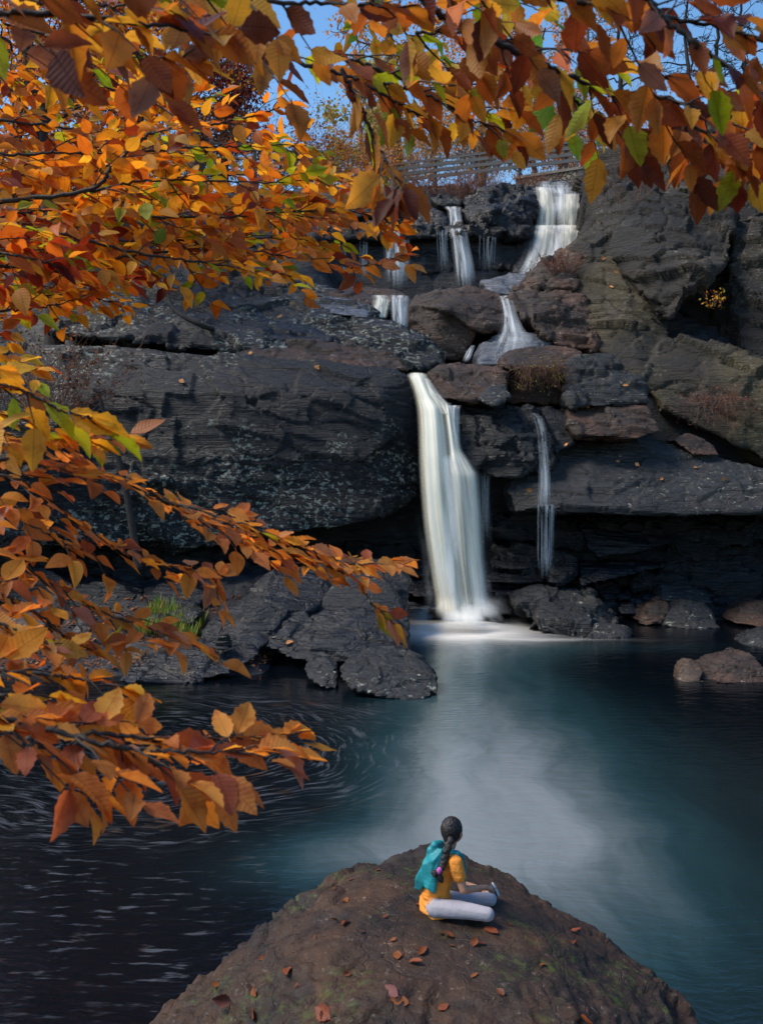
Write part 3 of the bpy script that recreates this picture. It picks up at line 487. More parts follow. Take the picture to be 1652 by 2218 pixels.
a = fall([(640, 800, 845, 28.9), (650, 802, 850, 28.4), (668, 800, 846, 28.1), (690, 806, 840, 27.9)], W_MAIN2, 'broad short middle cascade left of the big brown boulder', .1, 30, 20, layers=2)
b = fall([(640, 838, 888, 28.8), (648, 838, 888, 28.3), (690, 844, 888, 28.0), (725, 852, 888, 27.9)], W_VEIL, 'x', .1, 36, 20)
join_fall(a, [b])
fall([(640, 1072, 1108, 28.6), (652, 1080, 1112, 28.0), (680, 1084, 1122, 27.6), (712, 1080, 1138, 27.1), (728, 1072, 1156, 26.8), (765, 1050, 1166, 26.1), (785, 1036, 1136, 25.5)], W_VEIL, 'right middle cascade spreading over a pale slab', .08, 50, 24, dens=[(0, .8), (.45, 1), (.6, .5), (1, .2)])
fall([(748, 1018, 1030, 27.3), (760, 1008, 1026, 26.9), (785, 998, 1018, 26.6)], W_VEIL, 'tiny spout left of the pale slab', .05, 20, 12, layers=2)
a = fall([(448, 955, 1002, 35.6), (456, 966, 1000, 35.1), (480, 970, 1004, 34.8), (497, 968, 1008, 34.3)], W_VEIL, 'narrow bright upper cascade in the centre of the black wall', .08, 30, 18, layers=2)
b = fall([(495, 966, 1012, 34.2), (520, 972, 1018, 33.9), (570, 980, 1030, 33.7), (632, 984, 1038, 33.6)], W_VEIL, 'x', .12, 40, 20)
join_fall(a, [b])
fall([(496, 940, 975, 34.4), (505, 942, 975, 33.9), (600, 948, 980, 33.8)], W_THIN, 'thin strands hanging left of the narrow bright upper cascade', .04, 40, 16, layers=2)
fall([(492, 826, 890, 34.6), (500, 826, 892, 34.1), (560, 828, 892, 33.9), (630, 832, 890, 33.7)], W_VEIL, 'wide grey upper cascade behind the orange branch tips', .1, 40, 22)
fall([(500, 775, 800, 34.4), (560, 776, 800, 34), (615, 778, 800, 33.8)], W_THIN, 'pale strand left of the wide grey upper cascade', .04, 30, 14, layers=2)
fall([(502, 735, 752, 34.4), (560, 736, 752, 34), (610, 738, 754, 33.8)], W_THIN, 'leftmost upper strand almost hidden behind leaves', .04, 30, 14, layers=2)
fall([(505, 1030, 1085, 34.1), (520, 1032, 1084, 33.9), (600, 1034, 1082, 33.8)], W_THIN, 'row of fine drips between the two bright upper cascades', .03, 40, 18, layers=1)
a = fall([(393, 1150, 1256, 37.6), (403, 1148, 1262, 36.7), (418, 1150, 1268, 36.2), (455, 1154, 1266, 35.5), (498, 1150, 1268, 35.2)], W_VEIL, 'widest and highest cascade stepping down beside the right cliff', .1, 44, 34, dens=[(0, .5), (.2, .7), (.4, 1), (1, 1.1)])
parts_ = [fall([(405, 1150, 1198, 36.6), (418, 1156, 1204, 36.1), (450, 1162, 1206, 35.4), (500, 1156, 1208, 35.0)], W_MAIN2, 'x', .06, 30, 16, layers=2),
          fall([(420, 1205, 1262, 36.1), (450, 1205, 1262, 35.4), (500, 1200, 1266, 35.0)], W_MAIN2, 'x', .06, 30, 16, layers=1),
          fall([(488, 1134, 1276, 35.1), (500, 1132, 1276, 34.5), (540, 1130, 1268, 34.0), (580, 1112, 1250, 33.5), (612, 1090, 1215, 33.1)], W_VEIL, 'x', .12, 44, 32),
          fall([(488, 1150, 1210, 34.9), (505, 1150, 1210, 34.3), (580, 1130, 1200, 33.6)], W_MAIN2, 'x', .06, 30, 20, layers=1),
          fall([(488, 1200, 1264, 34.9), (505, 1200, 1264, 34.3), (560, 1196, 1254, 33.7)], W_MAIN2, 'x', .06, 30, 20, layers=1)]
join_fall(a, parts_)
fall([(560, 1120, 1230, 33.2), (590, 1095, 1215, 32.6), (615, 1080, 1190, 32.0)], W_MIST, 'pale spray drifting at the foot of the widest cascade', .1, 24, 20, layers=2)
# low mound of froth where the main fall lands
VV = []; nr, na = 10, 64
for i in range(nr+1):
    for j in range(na):
        a_ = 2*math.pi*j/na; r = i/nr
        x = 2.05+1.75*r*math.cos(a_); y = 21.2+.95*r*math.sin(a_); VV.append((x, y, .012+.16*(1-r*r)**1.5*(1+.4*mnoise.noise(Vector((x*2, y*2, 0))))))
QQ = [(i*na+j, i*na+(j+1) % na, (i+1)*na+(j+1) % na, (i+1)*na+j) for i in range(nr) for j in range(na)]
M = Mat('foam'); uvn = M.n('UVMap', uv_map='uv').outputs[0]
rr_ = M.n('VectorMath', {0: uvn}, operation='LENGTH').outputs['Value']
M.set(Base_Color=(.92, .88, .82, 1), Roughness=.7, Alpha=M.math('MULTIPLY', M.math('POWER', M.math('SUBTRACT', 1., M.ramp(rr_, .05, 1.)), 1.8), M.ramp(M.noise(M.mapping(M.n('TexCoord').outputs['Object'], (1, 3, 1)), 1.2, 3), .1, .5)))
uvs = [((i/nr)*math.cos(2*math.pi*j/na), (i/nr)*math.sin(2*math.pi*j/na)) for i in range(nr+1) for j in range(na)]
me = np_mesh('foam', VV, QQ, M.m, True, uv=uvs); o = link('foam', me); tag(o, kind='structure')
# ---------------------------------------------------------------- fence, wall, far plants
def simple(name, col, rough=.6, var=.4, scale=6, met=0, bump=.3):
    M = Mat(name); tc = M.n('TexCoord').outputs['Object']; n = M.noise(tc, scale, 6, .65)
    c = M.mix(M.ramp(n, .3, .7), tuple(x*(1-var) for x in col), col); M.set(Base_Color=c, Roughness=rough, Metallic=met, Normal=M.n('Bump', {'Height': n, 'Strength': bump, 'Distance': .02}).outputs[0]); return M.m
M_RAIL = simple('grey_blue_rail', (.055, .062, .068), .6); M_WOOD = simple('weathered_wood', (.16, .11, .08), .8); M_CONC = simple('pale_concrete', (.22, .19, .16), .85)
M_BARK = simple('dark_bark', (.035, .024, .018), .85, .6, 14, bump=.8); M_TWIG = simple('twig_bark', (.028, .017, .012), .7, .5, 40); M_GBARK = simple('grey_brown_bark', (.15, .10, .075), .85, .5, 9, bump=.8)
def beam(bm, a, b, w, h):
    a = Vector(a); b = Vector(b); d = (b-a); L = d.length; d.normalize(); side = d.cross(Vector((0, 0, 1))); 
    if side.length < .01: side = Vector((1, 0, 0))
    side.normalize(); up = side.cross(d)
    vs = []
    for p in (a, b):
        for s, t in ((-1, -1), (1, -1), (1, 1), (-1, 1)): vs.append(bm.verts.new(p+side*s*w/2+up*t*h/2))
    for f in ((0, 1, 2, 3), (7, 6, 5, 4), (0, 4, 5, 1), (1, 5, 6, 2), (2, 6, 7, 3), (3, 7, 4, 0)): bm.faces.new([vs[i] for i in f])
def bmobj(name, bm, mat, parent=None, loc=None):
    bmesh.ops.recalc_face_normals(bm, faces=bm.faces); me = bpy.data.meshes.new(name); bm.to_mesh(me); bm.free(); me.materials.append(mat)
    return link(name, me, parent, loc)
def make_fence(A, B, n, h, rails, mat, label, cat, tilt=0, w=.1):
    A = Vector(A); B = Vector(B); root = empty('fence', A); tag(root, label, cat)
    for i in range(n):
        p = (B-A)*(i/(n-1)); bm = bmesh.new(); beam(bm, p+Vector((0, 0, -.3)), p+Vector((0, 0, h+.06)), w*1.4, w*1.4); bmobj('post', bm, mat, root)
    for (z, hh) in rails:
        bm = bmesh.new(); beam(bm, Vector((0, 0, z)), (B-A)+Vector((0, 0, z)), w*.5, hh); o = bmobj('rail', bm, mat, root); o.location = (0, -w*.95, 0)
A = P(1330, 350, 37.5); B = P(860, 402, 43.5)
make_fence(A, B, 6, 1.05, [(.22, .16), (.5, .16), (.78, .16), (1.03, .1)], M_RAIL, 'grey blue metal guard rail along the road above the falls', 'guard rail')
make_fence(P(640, 365, 41), P(150, 350, 36), 6, 1.1, [(.35, .1), (.75, .1), (1.0, .1)], M_WOOD, 'weathered split rail wooden fence half hidden by orange leaves', 'wooden fence')
# stone wall under the rail with its coping
wl = empty('stone_wall', A); tag(wl, 'low field stone wall with pale coping under the guard rail', 'wall')
Bw = P(1120, 383, 40.0); bm = bmesh.new(); beam(bm, Vector((0, .1, -.08)), Bw-A+Vector((0, .1, -.08)), .5, .12); bmobj('coping', bm, M_CONC, wl)
M = Mat('field_stone'); tc = M.n('TexCoord').outputs['Object']; m_ = M.mapping(tc, (1, 1, 1.4)); vo = M.n('TexVoronoi', {'Vector': m_, 'Scale': 3.4}); ve = M.n('TexVoronoi', {'Vector': m_, 'Scale': 3.4}, feature='DISTANCE_TO_EDGE').outputs[0]
c_ = M.mix(M.n('SeparateXYZ', {0: vo.outputs['Color']}).outputs[0], (.10, .07, .05), (.24, .20, .15)); c_ = M.mix(M.ramp(ve, .02, .08), (.07, .06, .05), c_)
M.set(Base_Color=c_, Roughness=.9, Normal=M.n('Bump', {'Height': M.ramp(ve, 0, .15), 'Strength': 1., 'Distance': .08}).outputs[0])
bm = bmesh.new(); beam(bm, Vector((0, .12, -.65)), Bw-A+Vector((0, .12, -.65)), .42, 1.0); bmobj('masonry', bm, M.m, wl)

# leaf materials: colour comes from each leaf, plus veins
def leaf_mat(name, trans=.5, vein=True, rough=.5):
    M = Mat(name); at = M.n('Attribute', attribute_name='col').outputs['Color']; c = at
    if vein:
        uv = M.n('UVMap', uv_map='uv').outputs[0]; s = M.n('SeparateXYZ', {0: uv}); X_, Y_ = s.outputs[0], s.outputs[1]
        ay = M.math('ABSOLUTE', Y_); ph = M.math('MULTIPLY', M.math('SUBTRACT', X_, M.math('MULTIPLY', ay, .55)), 62.)
        vn_ = M.math('SINE', ph); h = M.math('ADD', vn_, M.math('MULTIPLY', M.ramp(ay, 0, .03), 2.))
        mid = M.math('SUBTRACT', 1., M.ramp(ay, .004, .022))
        n = M.noise(M.n('TexCoord').outputs['Object'], 34, 4, .6)
        c = M.mix(M.math('MULTIPLY', M.ramp(vn_, .6, 1.), .14), c, M.mix(1., c, (.62, .55, .5), 'MULTIPLY'))
        c = M.mix(M.math('MULTIPLY', M.ramp(n, .48, .7), .7), c, M.mix(1., c, (.62, .42, .4), 'MULTIPLY'))
        c = M.mix(M.math('MULTIPLY', mid, .5), c, M.mix(1., c, (.6, .4, .35), 'MULTIPLY'))
        bp = M.n('Bump', {'Height': h, 'Strength': .14, 'Distance': .002}).outputs[0]; M.set(Normal=bp)
    M.set(Base_Color=c, Roughness=rough); M.b.inputs['Specular IOR Level'].default_value = .35
    tr = M.n('BsdfTranslucent', {0: M.mix(1., c, (1.6, 1.3, .8), 'MULTIPLY')}); mx = M.n('MixShader', {0: trans, 1: M.b.outputs[0], 2: tr.outputs[0]}); M.link(mx.outputs[0], M.out.inputs[0])
    return M.m
L_NEAR = leaf_mat('beech_leaf', .55); L_FAR = leaf_mat('far_foliage', .4, False, .6); L_DRY = leaf_mat('dry_leaf', .1, True, .6)
PAL = {  # weights and colours (linear)
 'gold': [(5, (.66, .31, .022)), (3, (.72, .42, .04)), (2, (.52, .17, .015)), (1.6, (.34, .40, .02)), (.8, (.17, .30, .02)), (1, (.28, .05, .014))],
 'orange': [(5, (.58, .21, .018)), (4, (.46, .125, .014)), (3, (.68, .34, .03)), (1, (.22, .035, .012)), (.6, (.32, .36, .02))],
 'rust': [(5, (.50, .18, .045)), (4, (.60, .25, .05)), (1.6, (.32, .09, .04)), (2.4, (.68, .31, .05)), (1, (.42, .20, .12)), (.06, (.34, .36, .02))],
 'top': [(4, (.50, .20, .03)), (4, (.30, .085, .02)), (2.0, (.60, .32, .04)), (1.2, (.34, .42, .02)), (2, (.15, .035, .014))],
 'brown': [(4, (.28, .075, .02)), (2.4, (.12, .026, .014)), (3, (.46, .17, .028)), (1, (.58, .30, .04)), (.5, (.34, .42, .02)), (1, (.28, .12, .08))],
 'red': [(4, (.28, .04, .014)), (4, (.48, .13, .018)), (2, (.14, .018, .010)), (2, (.62, .26, .03)), (.6, (.3, .34, .02))],
 'green': [(4, (.36, .46, .02)), (3, (.18, .33, .02)), (3, (.8, .42, .03)), (1, (.6, .2, .02))],
 'purple': [(4, (.13, .016, .022)), (3, (.08, .01, .016)), (2, (.25, .04, .02)), (.5, (.5, .14, .02))],
 'pale': [(4, (.55, .25, .10)), (3, (.42, .18, .08)), (2, (.6, .33, .14)), (1, (.4, .36, .14))],
 'olive': [(4, (.20, .22, .05)), (3, (.32, .32, .08)), (2, (.45, .33, .08))],
 'dark': [(4, (.05, .03, .015)), (3, (.12, .035, .02)), (2, (.2, .07, .02)), (1, (.06, .07, .02))],
 'brush': [(4, (.26, .09, .055)), (3, (.18, .06, .04)), (2, (.35, .15, .08))],
 'moss': [(4, (.22, .25, .02)), (3, (.34, .30, .04)), (2, (.30, .13, .04))],
}
def pick_cols(rng, pal, n):
    p = PAL[pal]; w_ = np.array([a for a, _ in p]); c = np.array([b for _, b in p]); i = rng.choice(len(p), n, p=w_/w_.sum())
    r = c[i]*np.exp(rng.normal(0, .16, (n, 1)))*np.exp(rng.normal(0, .05, (n, 3))); return np.clip(r, 0, .95)
def leaf_template(n=7, serr=False):
    t = np.linspace(0, 1, n); prof = np.sin(np.pi*t**.82)**.9*.30*(1-.22*t); prof[0] = .004; prof[-1] = .002
    if serr: prof[1:-1] *= 1+.09*(np.arange(1, n-1) % 2*2-1)
    rows = []
    for k in range(n): rows += [(t[k], prof[k], .12*prof[k]/.29*.5), (t[k], 0, 0), (t[k], -prof[k], .12*prof[k]/.29*.5)]
    rows = np.array(rows); q = []
    for k in range(n-1):
        for j in (0, 1): a = k*3+j; q.append((a, a+3, a+4, a+1))
    pet = len(rows); rows = np.vstack([rows, [(-.16, .012, .01), (-.16, -.012, .01), (.02, -.014, 0), (.02, .014, 0)]]); q.append((pet, pet+1, pet+2, pet+3))
    return rows, np.array(q)
def build_leaves(name, pos, dx, dn, size, cols, mat, rng, n=7, serr=False, droop=.25, parent=None, wid=1.):
    rows, q = leaf_template(n, serr); N_ = len(pos)
    dx = dx/np.linalg.norm(dx, axis=1, keepdims=True); dy = np.cross(dn, dx); dy /= np.linalg.norm(dy, axis=1, keepdims=True)+1e-9; dz = np.cross(dx, dy)
    cv = rng.uniform(-.1, 1., N_)*droop; tw = rng.normal(0, .35, N_); wd = rng.uniform(.85, 1.15, N_)*wid; wav = rng.uniform(0, 6, N_)
    x = rows[None, :, 0]+np.zeros((N_, 1)); y = rows[None, :, 1]*wd[:, None]; z = rows[None, :, 2]*(1+rng.uniform(-1, 2.5, N_)[:, None])-cv[:, None]*x**2+.025*np.sin(x*9+wav[:, None])*np.sign(y)*np.abs(y)*4
    a = tw[:, None]*x; y, z = y*np.cos(a)-z*np.sin(a), y*np.sin(a)+z*np.cos(a)
    V = pos[:, None]+size[:, None, None]*(x[..., None]*dx[:, None]+y[..., None]*dy[:, None]+z[..., None]*dz[:, None])
    QQ = (q[None]+np.arange(N_)[:, None, None]*len(rows)).reshape(-1, 4)
    col = np.repeat(np.concatenate([cols, np.ones((N_, 1))], 1), len(rows), 0)
    uv = np.tile(rows[:, :2], (N_, 1))
    me = np_mesh(name, V.reshape(-1, 3), QQ, mat, True, uv=uv, col=col)
    return link(name, me, parent)
def tube(VV, QQ, pts, rad, k=6):
    pts = np.asarray(pts); T = np.gradient(pts, axis=0); T /= np.linalg.norm(T, axis=1, keepdims=True)+1e-9
    up = np.array([.13, .27, .95]); sx = np.cross(T, up); sx /= np.linalg.norm(sx, axis=1, keepdims=True)+1e-9; sy = np.cross(T, sx)
    base = sum(len(v) for v in VV); an = np.arange(k)*2*np.pi/k
    V = pts[:, None]+np.asarray(rad)[:, None, None]*(np.cos(an)[None, :, None]*sx[:, None]+np.sin(an)[None, :, None]*sy[:, None])
    VV.append(V.reshape(-1, 3)); n = len(pts)
    ii = np.arange(n*k).reshape(n, k)+base; jj = np.roll(ii, -1, 1)
    QQ.append(np.stack([ii[:-1], jj[:-1], jj[1:], ii[1:]], -1).reshape(-1, 4))
def catmull(pts, m=14):
    p = np.array([q[:] for q in pts], float); p = np.vstack([2*p[0]-p[1], p, 2*p[-1]-p[-2]]); out = []
    for i in range(1, len(p)-2):
        for t in np.linspace(0, 1, m, endpoint=False):
            out.append(.5*((2*p[i])+(-p[i-1]+p[i+1])*t+(2*p[i-1]-5*p[i]+4*p[i+1]-p[i+2])*t*t+(-p[i-1]+3*p[i]-3*p[i+1]+p[i+2])*t**3))
    out.append(p[-2]); return np.array(out)

# ---- background trees and bushes
def tree(name, foot, top, r0, label, pal, cat='tree', nleaf=2500, spread=3., leaf=.16, limbs=16, start=.35, lean=.8, group=None, seed=0, bark=None, crownlow=None, clump=.5, fill=1., limbr=.35):
    rng = np.random.default_rng(seed); foot = np.array(foot[:]); top = np.array(top[:]); H = np.linalg.norm(top-foot)
    root = empty(name, foot); tag(root, label, cat, group)
    t = np.linspace(0, 1, 22); tr = (top-foot)[None]*t[:, None]; tr[:, :2] += np.cumsum(rng.normal(0, .012*H, (22, 2)), 0)*(t*(1-t)*3)[:, None]
    VV, QQ = [], []; tube(VV, QQ, tr, r0*(1-.8*t)+.01, 9); me = np_mesh('trunk', VV[0], QQ[0], bark or M_BARK, True); link('trunk', me, root)
    VV, QQ = [], []; tips = []
    for i in range(limbs):
        s = start+(1-start)*(i+rng.uniform(0, 1))/limbs; s = min(s, .98); p0 = np.array([np.interp(s, t, tr[:, k]) for k in range(3)])
        az = i*2.4+rng.uniform(-.4, .4); L = spread*(1.1-.6*s)*rng.uniform(.6, 1.1); el = rng.uniform(.1, .9)*lean
        d = np.array([math.cos(az)*math.cos(el), math.sin(az)*math.cos(el), math.sin(el)]); n = 9; tt = np.linspace(0, 1, n)
        path = p0+d*L*tt[:, None]+np.cumsum(rng.normal(0, .04*L, (n, 3)), 0); path[0] = p0; rb = r0*limbr*(1.1-s)+.015
        tube(VV, QQ, path, rb*(1-.85*tt), 5)
        for j in range(7):
            u = rng.uniform(.3, 1); q0 = path[min(n-1, int(u*n))]; dd = d*.6+rng.normal(0, .6, 3); dd /= np.linalg.norm(dd); L2 = L*.42*rng.uniform(.5, 1.1); t2 = np.linspace(0, 1, 6)
            p2 = q0+dd*L2*t2[:, None]+np.cumsum(rng.normal(0, .06*L2, (6, 3)), 0); p2[0] = q0; tube(VV, QQ, p2, (rb*.35+.006)*(1-.8*t2), 4); tips.append(p2)
            for k in range(2):
                q1 = p2[rng.integers(2, 6)]; d3 = dd*.5+rng.normal(0, .7, 3); d3 /= np.linalg.norm(d3); t3 = np.linspace(0, 1, 4); p3 = q1+d3*L2*.6*t3[:, None]; tube(VV, QQ, p3, .012*(1-.7*t3)+.003, 3); tips.append(p3)
    link('limbs', np_mesh('limbs', np.concatenate(VV), np.concatenate(QQ), bark or M_BARK, True), root)
    if nleaf:
        at = np.array([tips[i][rng.integers(0, len(tips[i]))] for i in rng.integers(0, len(tips), nleaf)]); pos = at+rng.normal(0, clump*.5, (nleaf, 3))
        dx = rng.normal(0, 1, (nleaf, 3))+np.array([0, 0, -.6]); dn = rng.normal(0, 1, (nleaf, 3))+np.array([0, 0, .8])
        N_ = nleaf; dx /= np.linalg.norm(dx, axis=1, keepdims=True); dy = np.cross(dn, dx); dy /= np.linalg.norm(dy, axis=1, keepdims=True)+1e-9
        sz = leaf*rng.uniform(.6, 1.3, N_)[:, None]; V = np.stack([pos, pos+sz*(.55*dx+.36*dy), pos+sz*dx, pos+sz*(.5*dx-.36*dy)], 1).reshape(-1, 3)
        cols = pick_cols(rng, pal, N_); cc = np.repeat(np.concatenate([cols, np.ones((N_, 1))], 1), 4, 0)
        link('crown', np_mesh('crown', V, np.arange(N_*4).reshape(-1, 4), L_FAR, False, col=cc), root)
    return root
def gp(u, v, Y):   # foot of a plant on the terrain at this bearing and distance
    x = (u-826)/F*Y; return Vector((x, Y, ground(x, Y)-.1))
def top(u, v, Y, du=0): return P(u+du, v, Y)
tree('maple_tree', gp(120, 0, 26), P(60, -260, 27), .30, 'big dark limbed maple with small red and orange leaves at top left', 'red', nleaf=9000, spread=5.2, leaf=.15, limbs=22, start=.3, seed=1, clump=.6)
tree('maple_tree', gp(20, 0, 33), P(40, -150, 34), .30, 'dense crimson and gold maple behind the dark limbed one', 'orange', nleaf=8000, spread=5.5, leaf=.2, limbs=20, start=.12, seed=2, clump=.8)
tree('maple_tree', gp(300, 0, 43), P(290, -80, 44), .30, 'dark leaved maple filling the gap left of the grey trunk', 'dark', nleaf=8000, spread=5.5, leaf=.24, limbs=20, start=.15, seed=12, clump=.8)
tree('tree', gp(490, 0, 47), P(490, 20, 48), .25, 'dark purple leaved tree beside the patch of blue sky', 'purple', nleaf=9000, spread=3.0, leaf=.2, limbs=20, start=.3, seed=3, clump=.7)
tree('tree', gp(425, 0, 39.5), P(420, -150, 40), .42, 'thick grey trunked tree left of the blue sky', 'orange', nleaf=2600, spread=4, leaf=.2, limbs=14, start=.5, seed=4, bark=M_GBARK)
tree('oak_tree', gp(862, 0, 50), P(850, -180, 51), .42, 'tall oak with thin orange foliage behind the guard rail', 'pale', nleaf=2200, spread=5, leaf=.24, limbs=20, start=.4, seed=5, bark=M_GBARK, clump=.9)
tree('oak_tree', gp(1040, 0, 54), P(1060, -200, 55), .3, 'slimmer oak with faded orange leaves right of the tall oak', 'orange', nleaf=2400, spread=6, leaf=.24, limbs=20, start=.3, seed=6, bark=M_GBARK, clump=.8)
tree('conifer', gp(815, 0, 60), P(812, 150, 60), .25, 'yellow green pine standing far behind in the blue gap', 'olive', nleaf=4500, spread=3.6, leaf=.3, limbs=26, start=.15, seed=7, bark=M_GBARK, lean=.2, clump=.5)
tree('tree', gp(960, 0, 62), P(965, 130, 62), .2, 'pale bare tree with tan twigs behind the fence', 'pale', nleaf=2500, spread=5, leaf=.25, limbs=24, start=.1, seed=8, bark=M_GBARK)
tree('tree', gp(1170, 0, 58), P(1180, 60, 58), .25, 'pale twiggy tree behind the right end of the guard rail', 'pale', nleaf=2500, spread=6, leaf=.25, limbs=24, start=.1, seed=9, bark=M_GBARK)
tree('tree', gp(1290, 0, 60), P(1280, -40, 60), .25, 'straight grey tree rising behind the shoulder of the cliff', 'pale', nleaf=1500, spread=5, leaf=.25, limbs=20, start=.2, seed=10, bark=M_GBARK)
for i, (u, Y, s, tu, lb) in enumerate([(1350, 36, 2.2, 1345, 'leaning bare tree at the left end of the cliff top'), (1500, 37, 2., 1492, 'forked bare tree in the middle of the cliff top'), (1535, 37.5, 1.8, 1540, 'thin bare sapling right of the forked tree on the cliff top'), (1610, 37, 2., 1600, 'bare tree near the right end of the cliff top')]):
    x = (u-826)/F*Y; tree('bare_tree', (x, Y, P(u, 300, Y).z), P(tu, -40, Y), .12, lb, 'pale', nleaf=0, spread=s, limbs=16, start=.3, seed=20+i, bark=M_BARK, group='bare trees on the cliff top')
# bushes
def bush(foot, w_, h_, pal, label, n=1500, leaf=.1, twigs=60, seed=0, name='bush', cat='bush', hang=False, spreadx=1., tr=.008):
    rng = np.random.default_rng(seed); foot = np.array(foot[:]); root = empty(name, foot); tag(root, label, cat); VV, QQ, pts = [], [], []
    for i in range(twigs):
        b = np.array([rng.uniform(-.5, .5)*w_*spreadx, rng.uniform(-.25, .25)*w_, 0]); az = rng.uniform(0, 6.28); d = np.array([math.cos(az)*.5+b[0]/w_*1.2, math.sin(az)*.4, 1.])*h_*rng.uniform(.5, 1.1)
        t = np.linspace(0, 1, 7); p = b+d*t[:, None]+np.cumsum(rng.normal(0, .035*h_, (7, 3)), 0)
        if hang: p[:, 2] = (t-.2)*h_*.4-(t**2)*h_*rng.uniform(.6, 1.5); p[:, 1] -= t*.35*h_
        tube(VV, QQ, p, (tr*1.5)*(1-.8*t), 4); pts.append(p)
        for k in range(3):
            q = p[rng.integers(2, 7)]; d2 = (d*.35+rng.normal(0, .25*h_, 3)); t2 = np.linspace(0, 1, 4); p2 = q+d2*t2[:, None]; tube(VV, QQ, p2, tr*(1-.7*t2), 3); pts.append(p2)
    link('twigs', np_mesh('twigs', np.concatenate(VV), np.concatenate(QQ), M_TW2, True), root)
    if n:
        at = np.array([pts[i][rng.integers(0, len(pts[i]))] for i in rng.integers(0, len(pts), n)]); pos = at+rng.normal(0, leaf*.6, (n, 3)); dx = rng.normal(0, 1, (n, 3)); dx /= np.linalg.norm(dx, axis=1, keepdims=True); dn = rng.normal(0, 1, (n, 3)); dy = np.cross(dn, dx); dy /= np.linalg.norm(dy, axis=1, keepdims=True)
        sz = leaf*rng.uniform(.5, 1.3, n)[:, None]; V = np.stack([pos, pos+sz*(.5*dx+.3*dy), pos+sz*dx, pos+sz*(.5*dx-.3*dy)], 1).reshape(-1, 3); cc = np.repeat(np.concatenate([pick_cols(rng, pal, n), np.ones((n, 1))], 1), 4, 0)
        link('foliage', np_mesh('foliage', V, np.arange(n*4).reshape(-1, 4), L_FAR, False, col=cc), root)
M_TW2 = simple('reddish_twigs', (.16, .075, .05), .8, .5, 30)
bush(P(1035, 432, 36.4), 1.6, .9, 'brush', 'reddish dry brush growing above the narrow upper cascade', 1600, .06, 120, 31)
bush(P(950, 425, 37.4), 2.2, .8, 'brush', 'low rust brown brush in front of the left end of the guard rail', 1500, .07, 120, 32)
bush(P(1160, 398, 38.2), 1.6, .35, 'brush', 'small dry weeds in front of the stone wall', 700, .05, 60, 33)
bush(P(700, 400, 42), 5, 2.0, 'orange', 'orange bush left of the guard rail below the blue sky', 3500, .13, 120, 34)
bush(P(830, 385, 47), 5, 2.4, 'pale', 'tan bush behind the left end of the guard rail', 3500, .13, 120, 35)
bush(P(960, 375, 50), 6, 2.8, 'olive', 'pale green and tan thicket behind the guard rail', 4500, .15, 140, 36)
bush(P(1120, 362, 49), 6, 2.6, 'pale', 'faded pink thicket behind the middle of the guard rail', 4000, .14, 140, 37)
bush(P(1290, 350, 48), 6, 3.0, 'pale', 'bare tan thicket behind the right end of the guard rail', 3500, .14, 150, 38)
bush(P(540, 400, 42), 6, 2.6, 'red', 'dark red bush behind the wooden fence', 4500, .13, 120, 39)
bush(P(330, 400, 41), 6, 3.2, 'dark', 'dark bush behind the wooden fence', 4500, .15, 120, 40)
bush(P(80, 460, 34), 6, 3.2, 'red', 'deep red bush on the slope at far left', 4500, .14, 120, 41)
bush(P(1170, 795, 24.3), .9, .62, 'moss', 'dry shrub with yellow tips hanging below the brown cap rock', 420, .05, 130, 42, hang=True, tr=.005)
bush(P(1215, 590, 29.2), .9, .5, 'brush', 'dry grass tuft on the brown wedge rock', 500, .05, 60, 43)
bush(P(1560, 860, 24.6), 1.3, .8, 'brush', 'dry grass hanging from the middle of the right cliff', 500, .05, 70, 44, hang=True, tr=.005)
bush(P(1545, 665, 26.6), .5, .45, 'gold', 'small seedling with yellow leaves on the right cliff', 60, .09, 8, 45, tr=.006)
bush(P(1345, 440, 30.2), 1.2, 1.1, 'brush', 'leafless twigs on the shoulder of the right cliff', 0, .05, 22, 46, tr=.007)
bush(P(70, 900, 20.4), 2.5, 1.5, 'dark', 'dark scrub against the lichen rock at far left', 900, .09, 90, 47)
def twisted(pts, r, label, seed):
    c = catmull([P(*p) for p in pts], 10); VV, QQ = [], []; tube(VV, QQ, c, np.linspace(r, r*.35, len(c)), 8)
    me = np_mesh('sapling', VV[0], QQ[0], M_BARK, True); o = link('sapling', me, loc=recenter(me)); tag(o, label, 'sapling')
twisted([(480, 716, 26.2), (445, 708, 24.6), (405, 690, 24.4), (375, 665, 24.6), (360, 620, 24.8), (352, 575, 25)], .085, 'crooked dark sapling growing out of the rock slope', 1)
twisted([(300, 1230, 19.8), (285, 1130, 19.9), (262, 1010, 20), (235, 930, 20), (215, 850, 20)], .1, 'thin leaning dark trunk in front of the great rock face', 2)

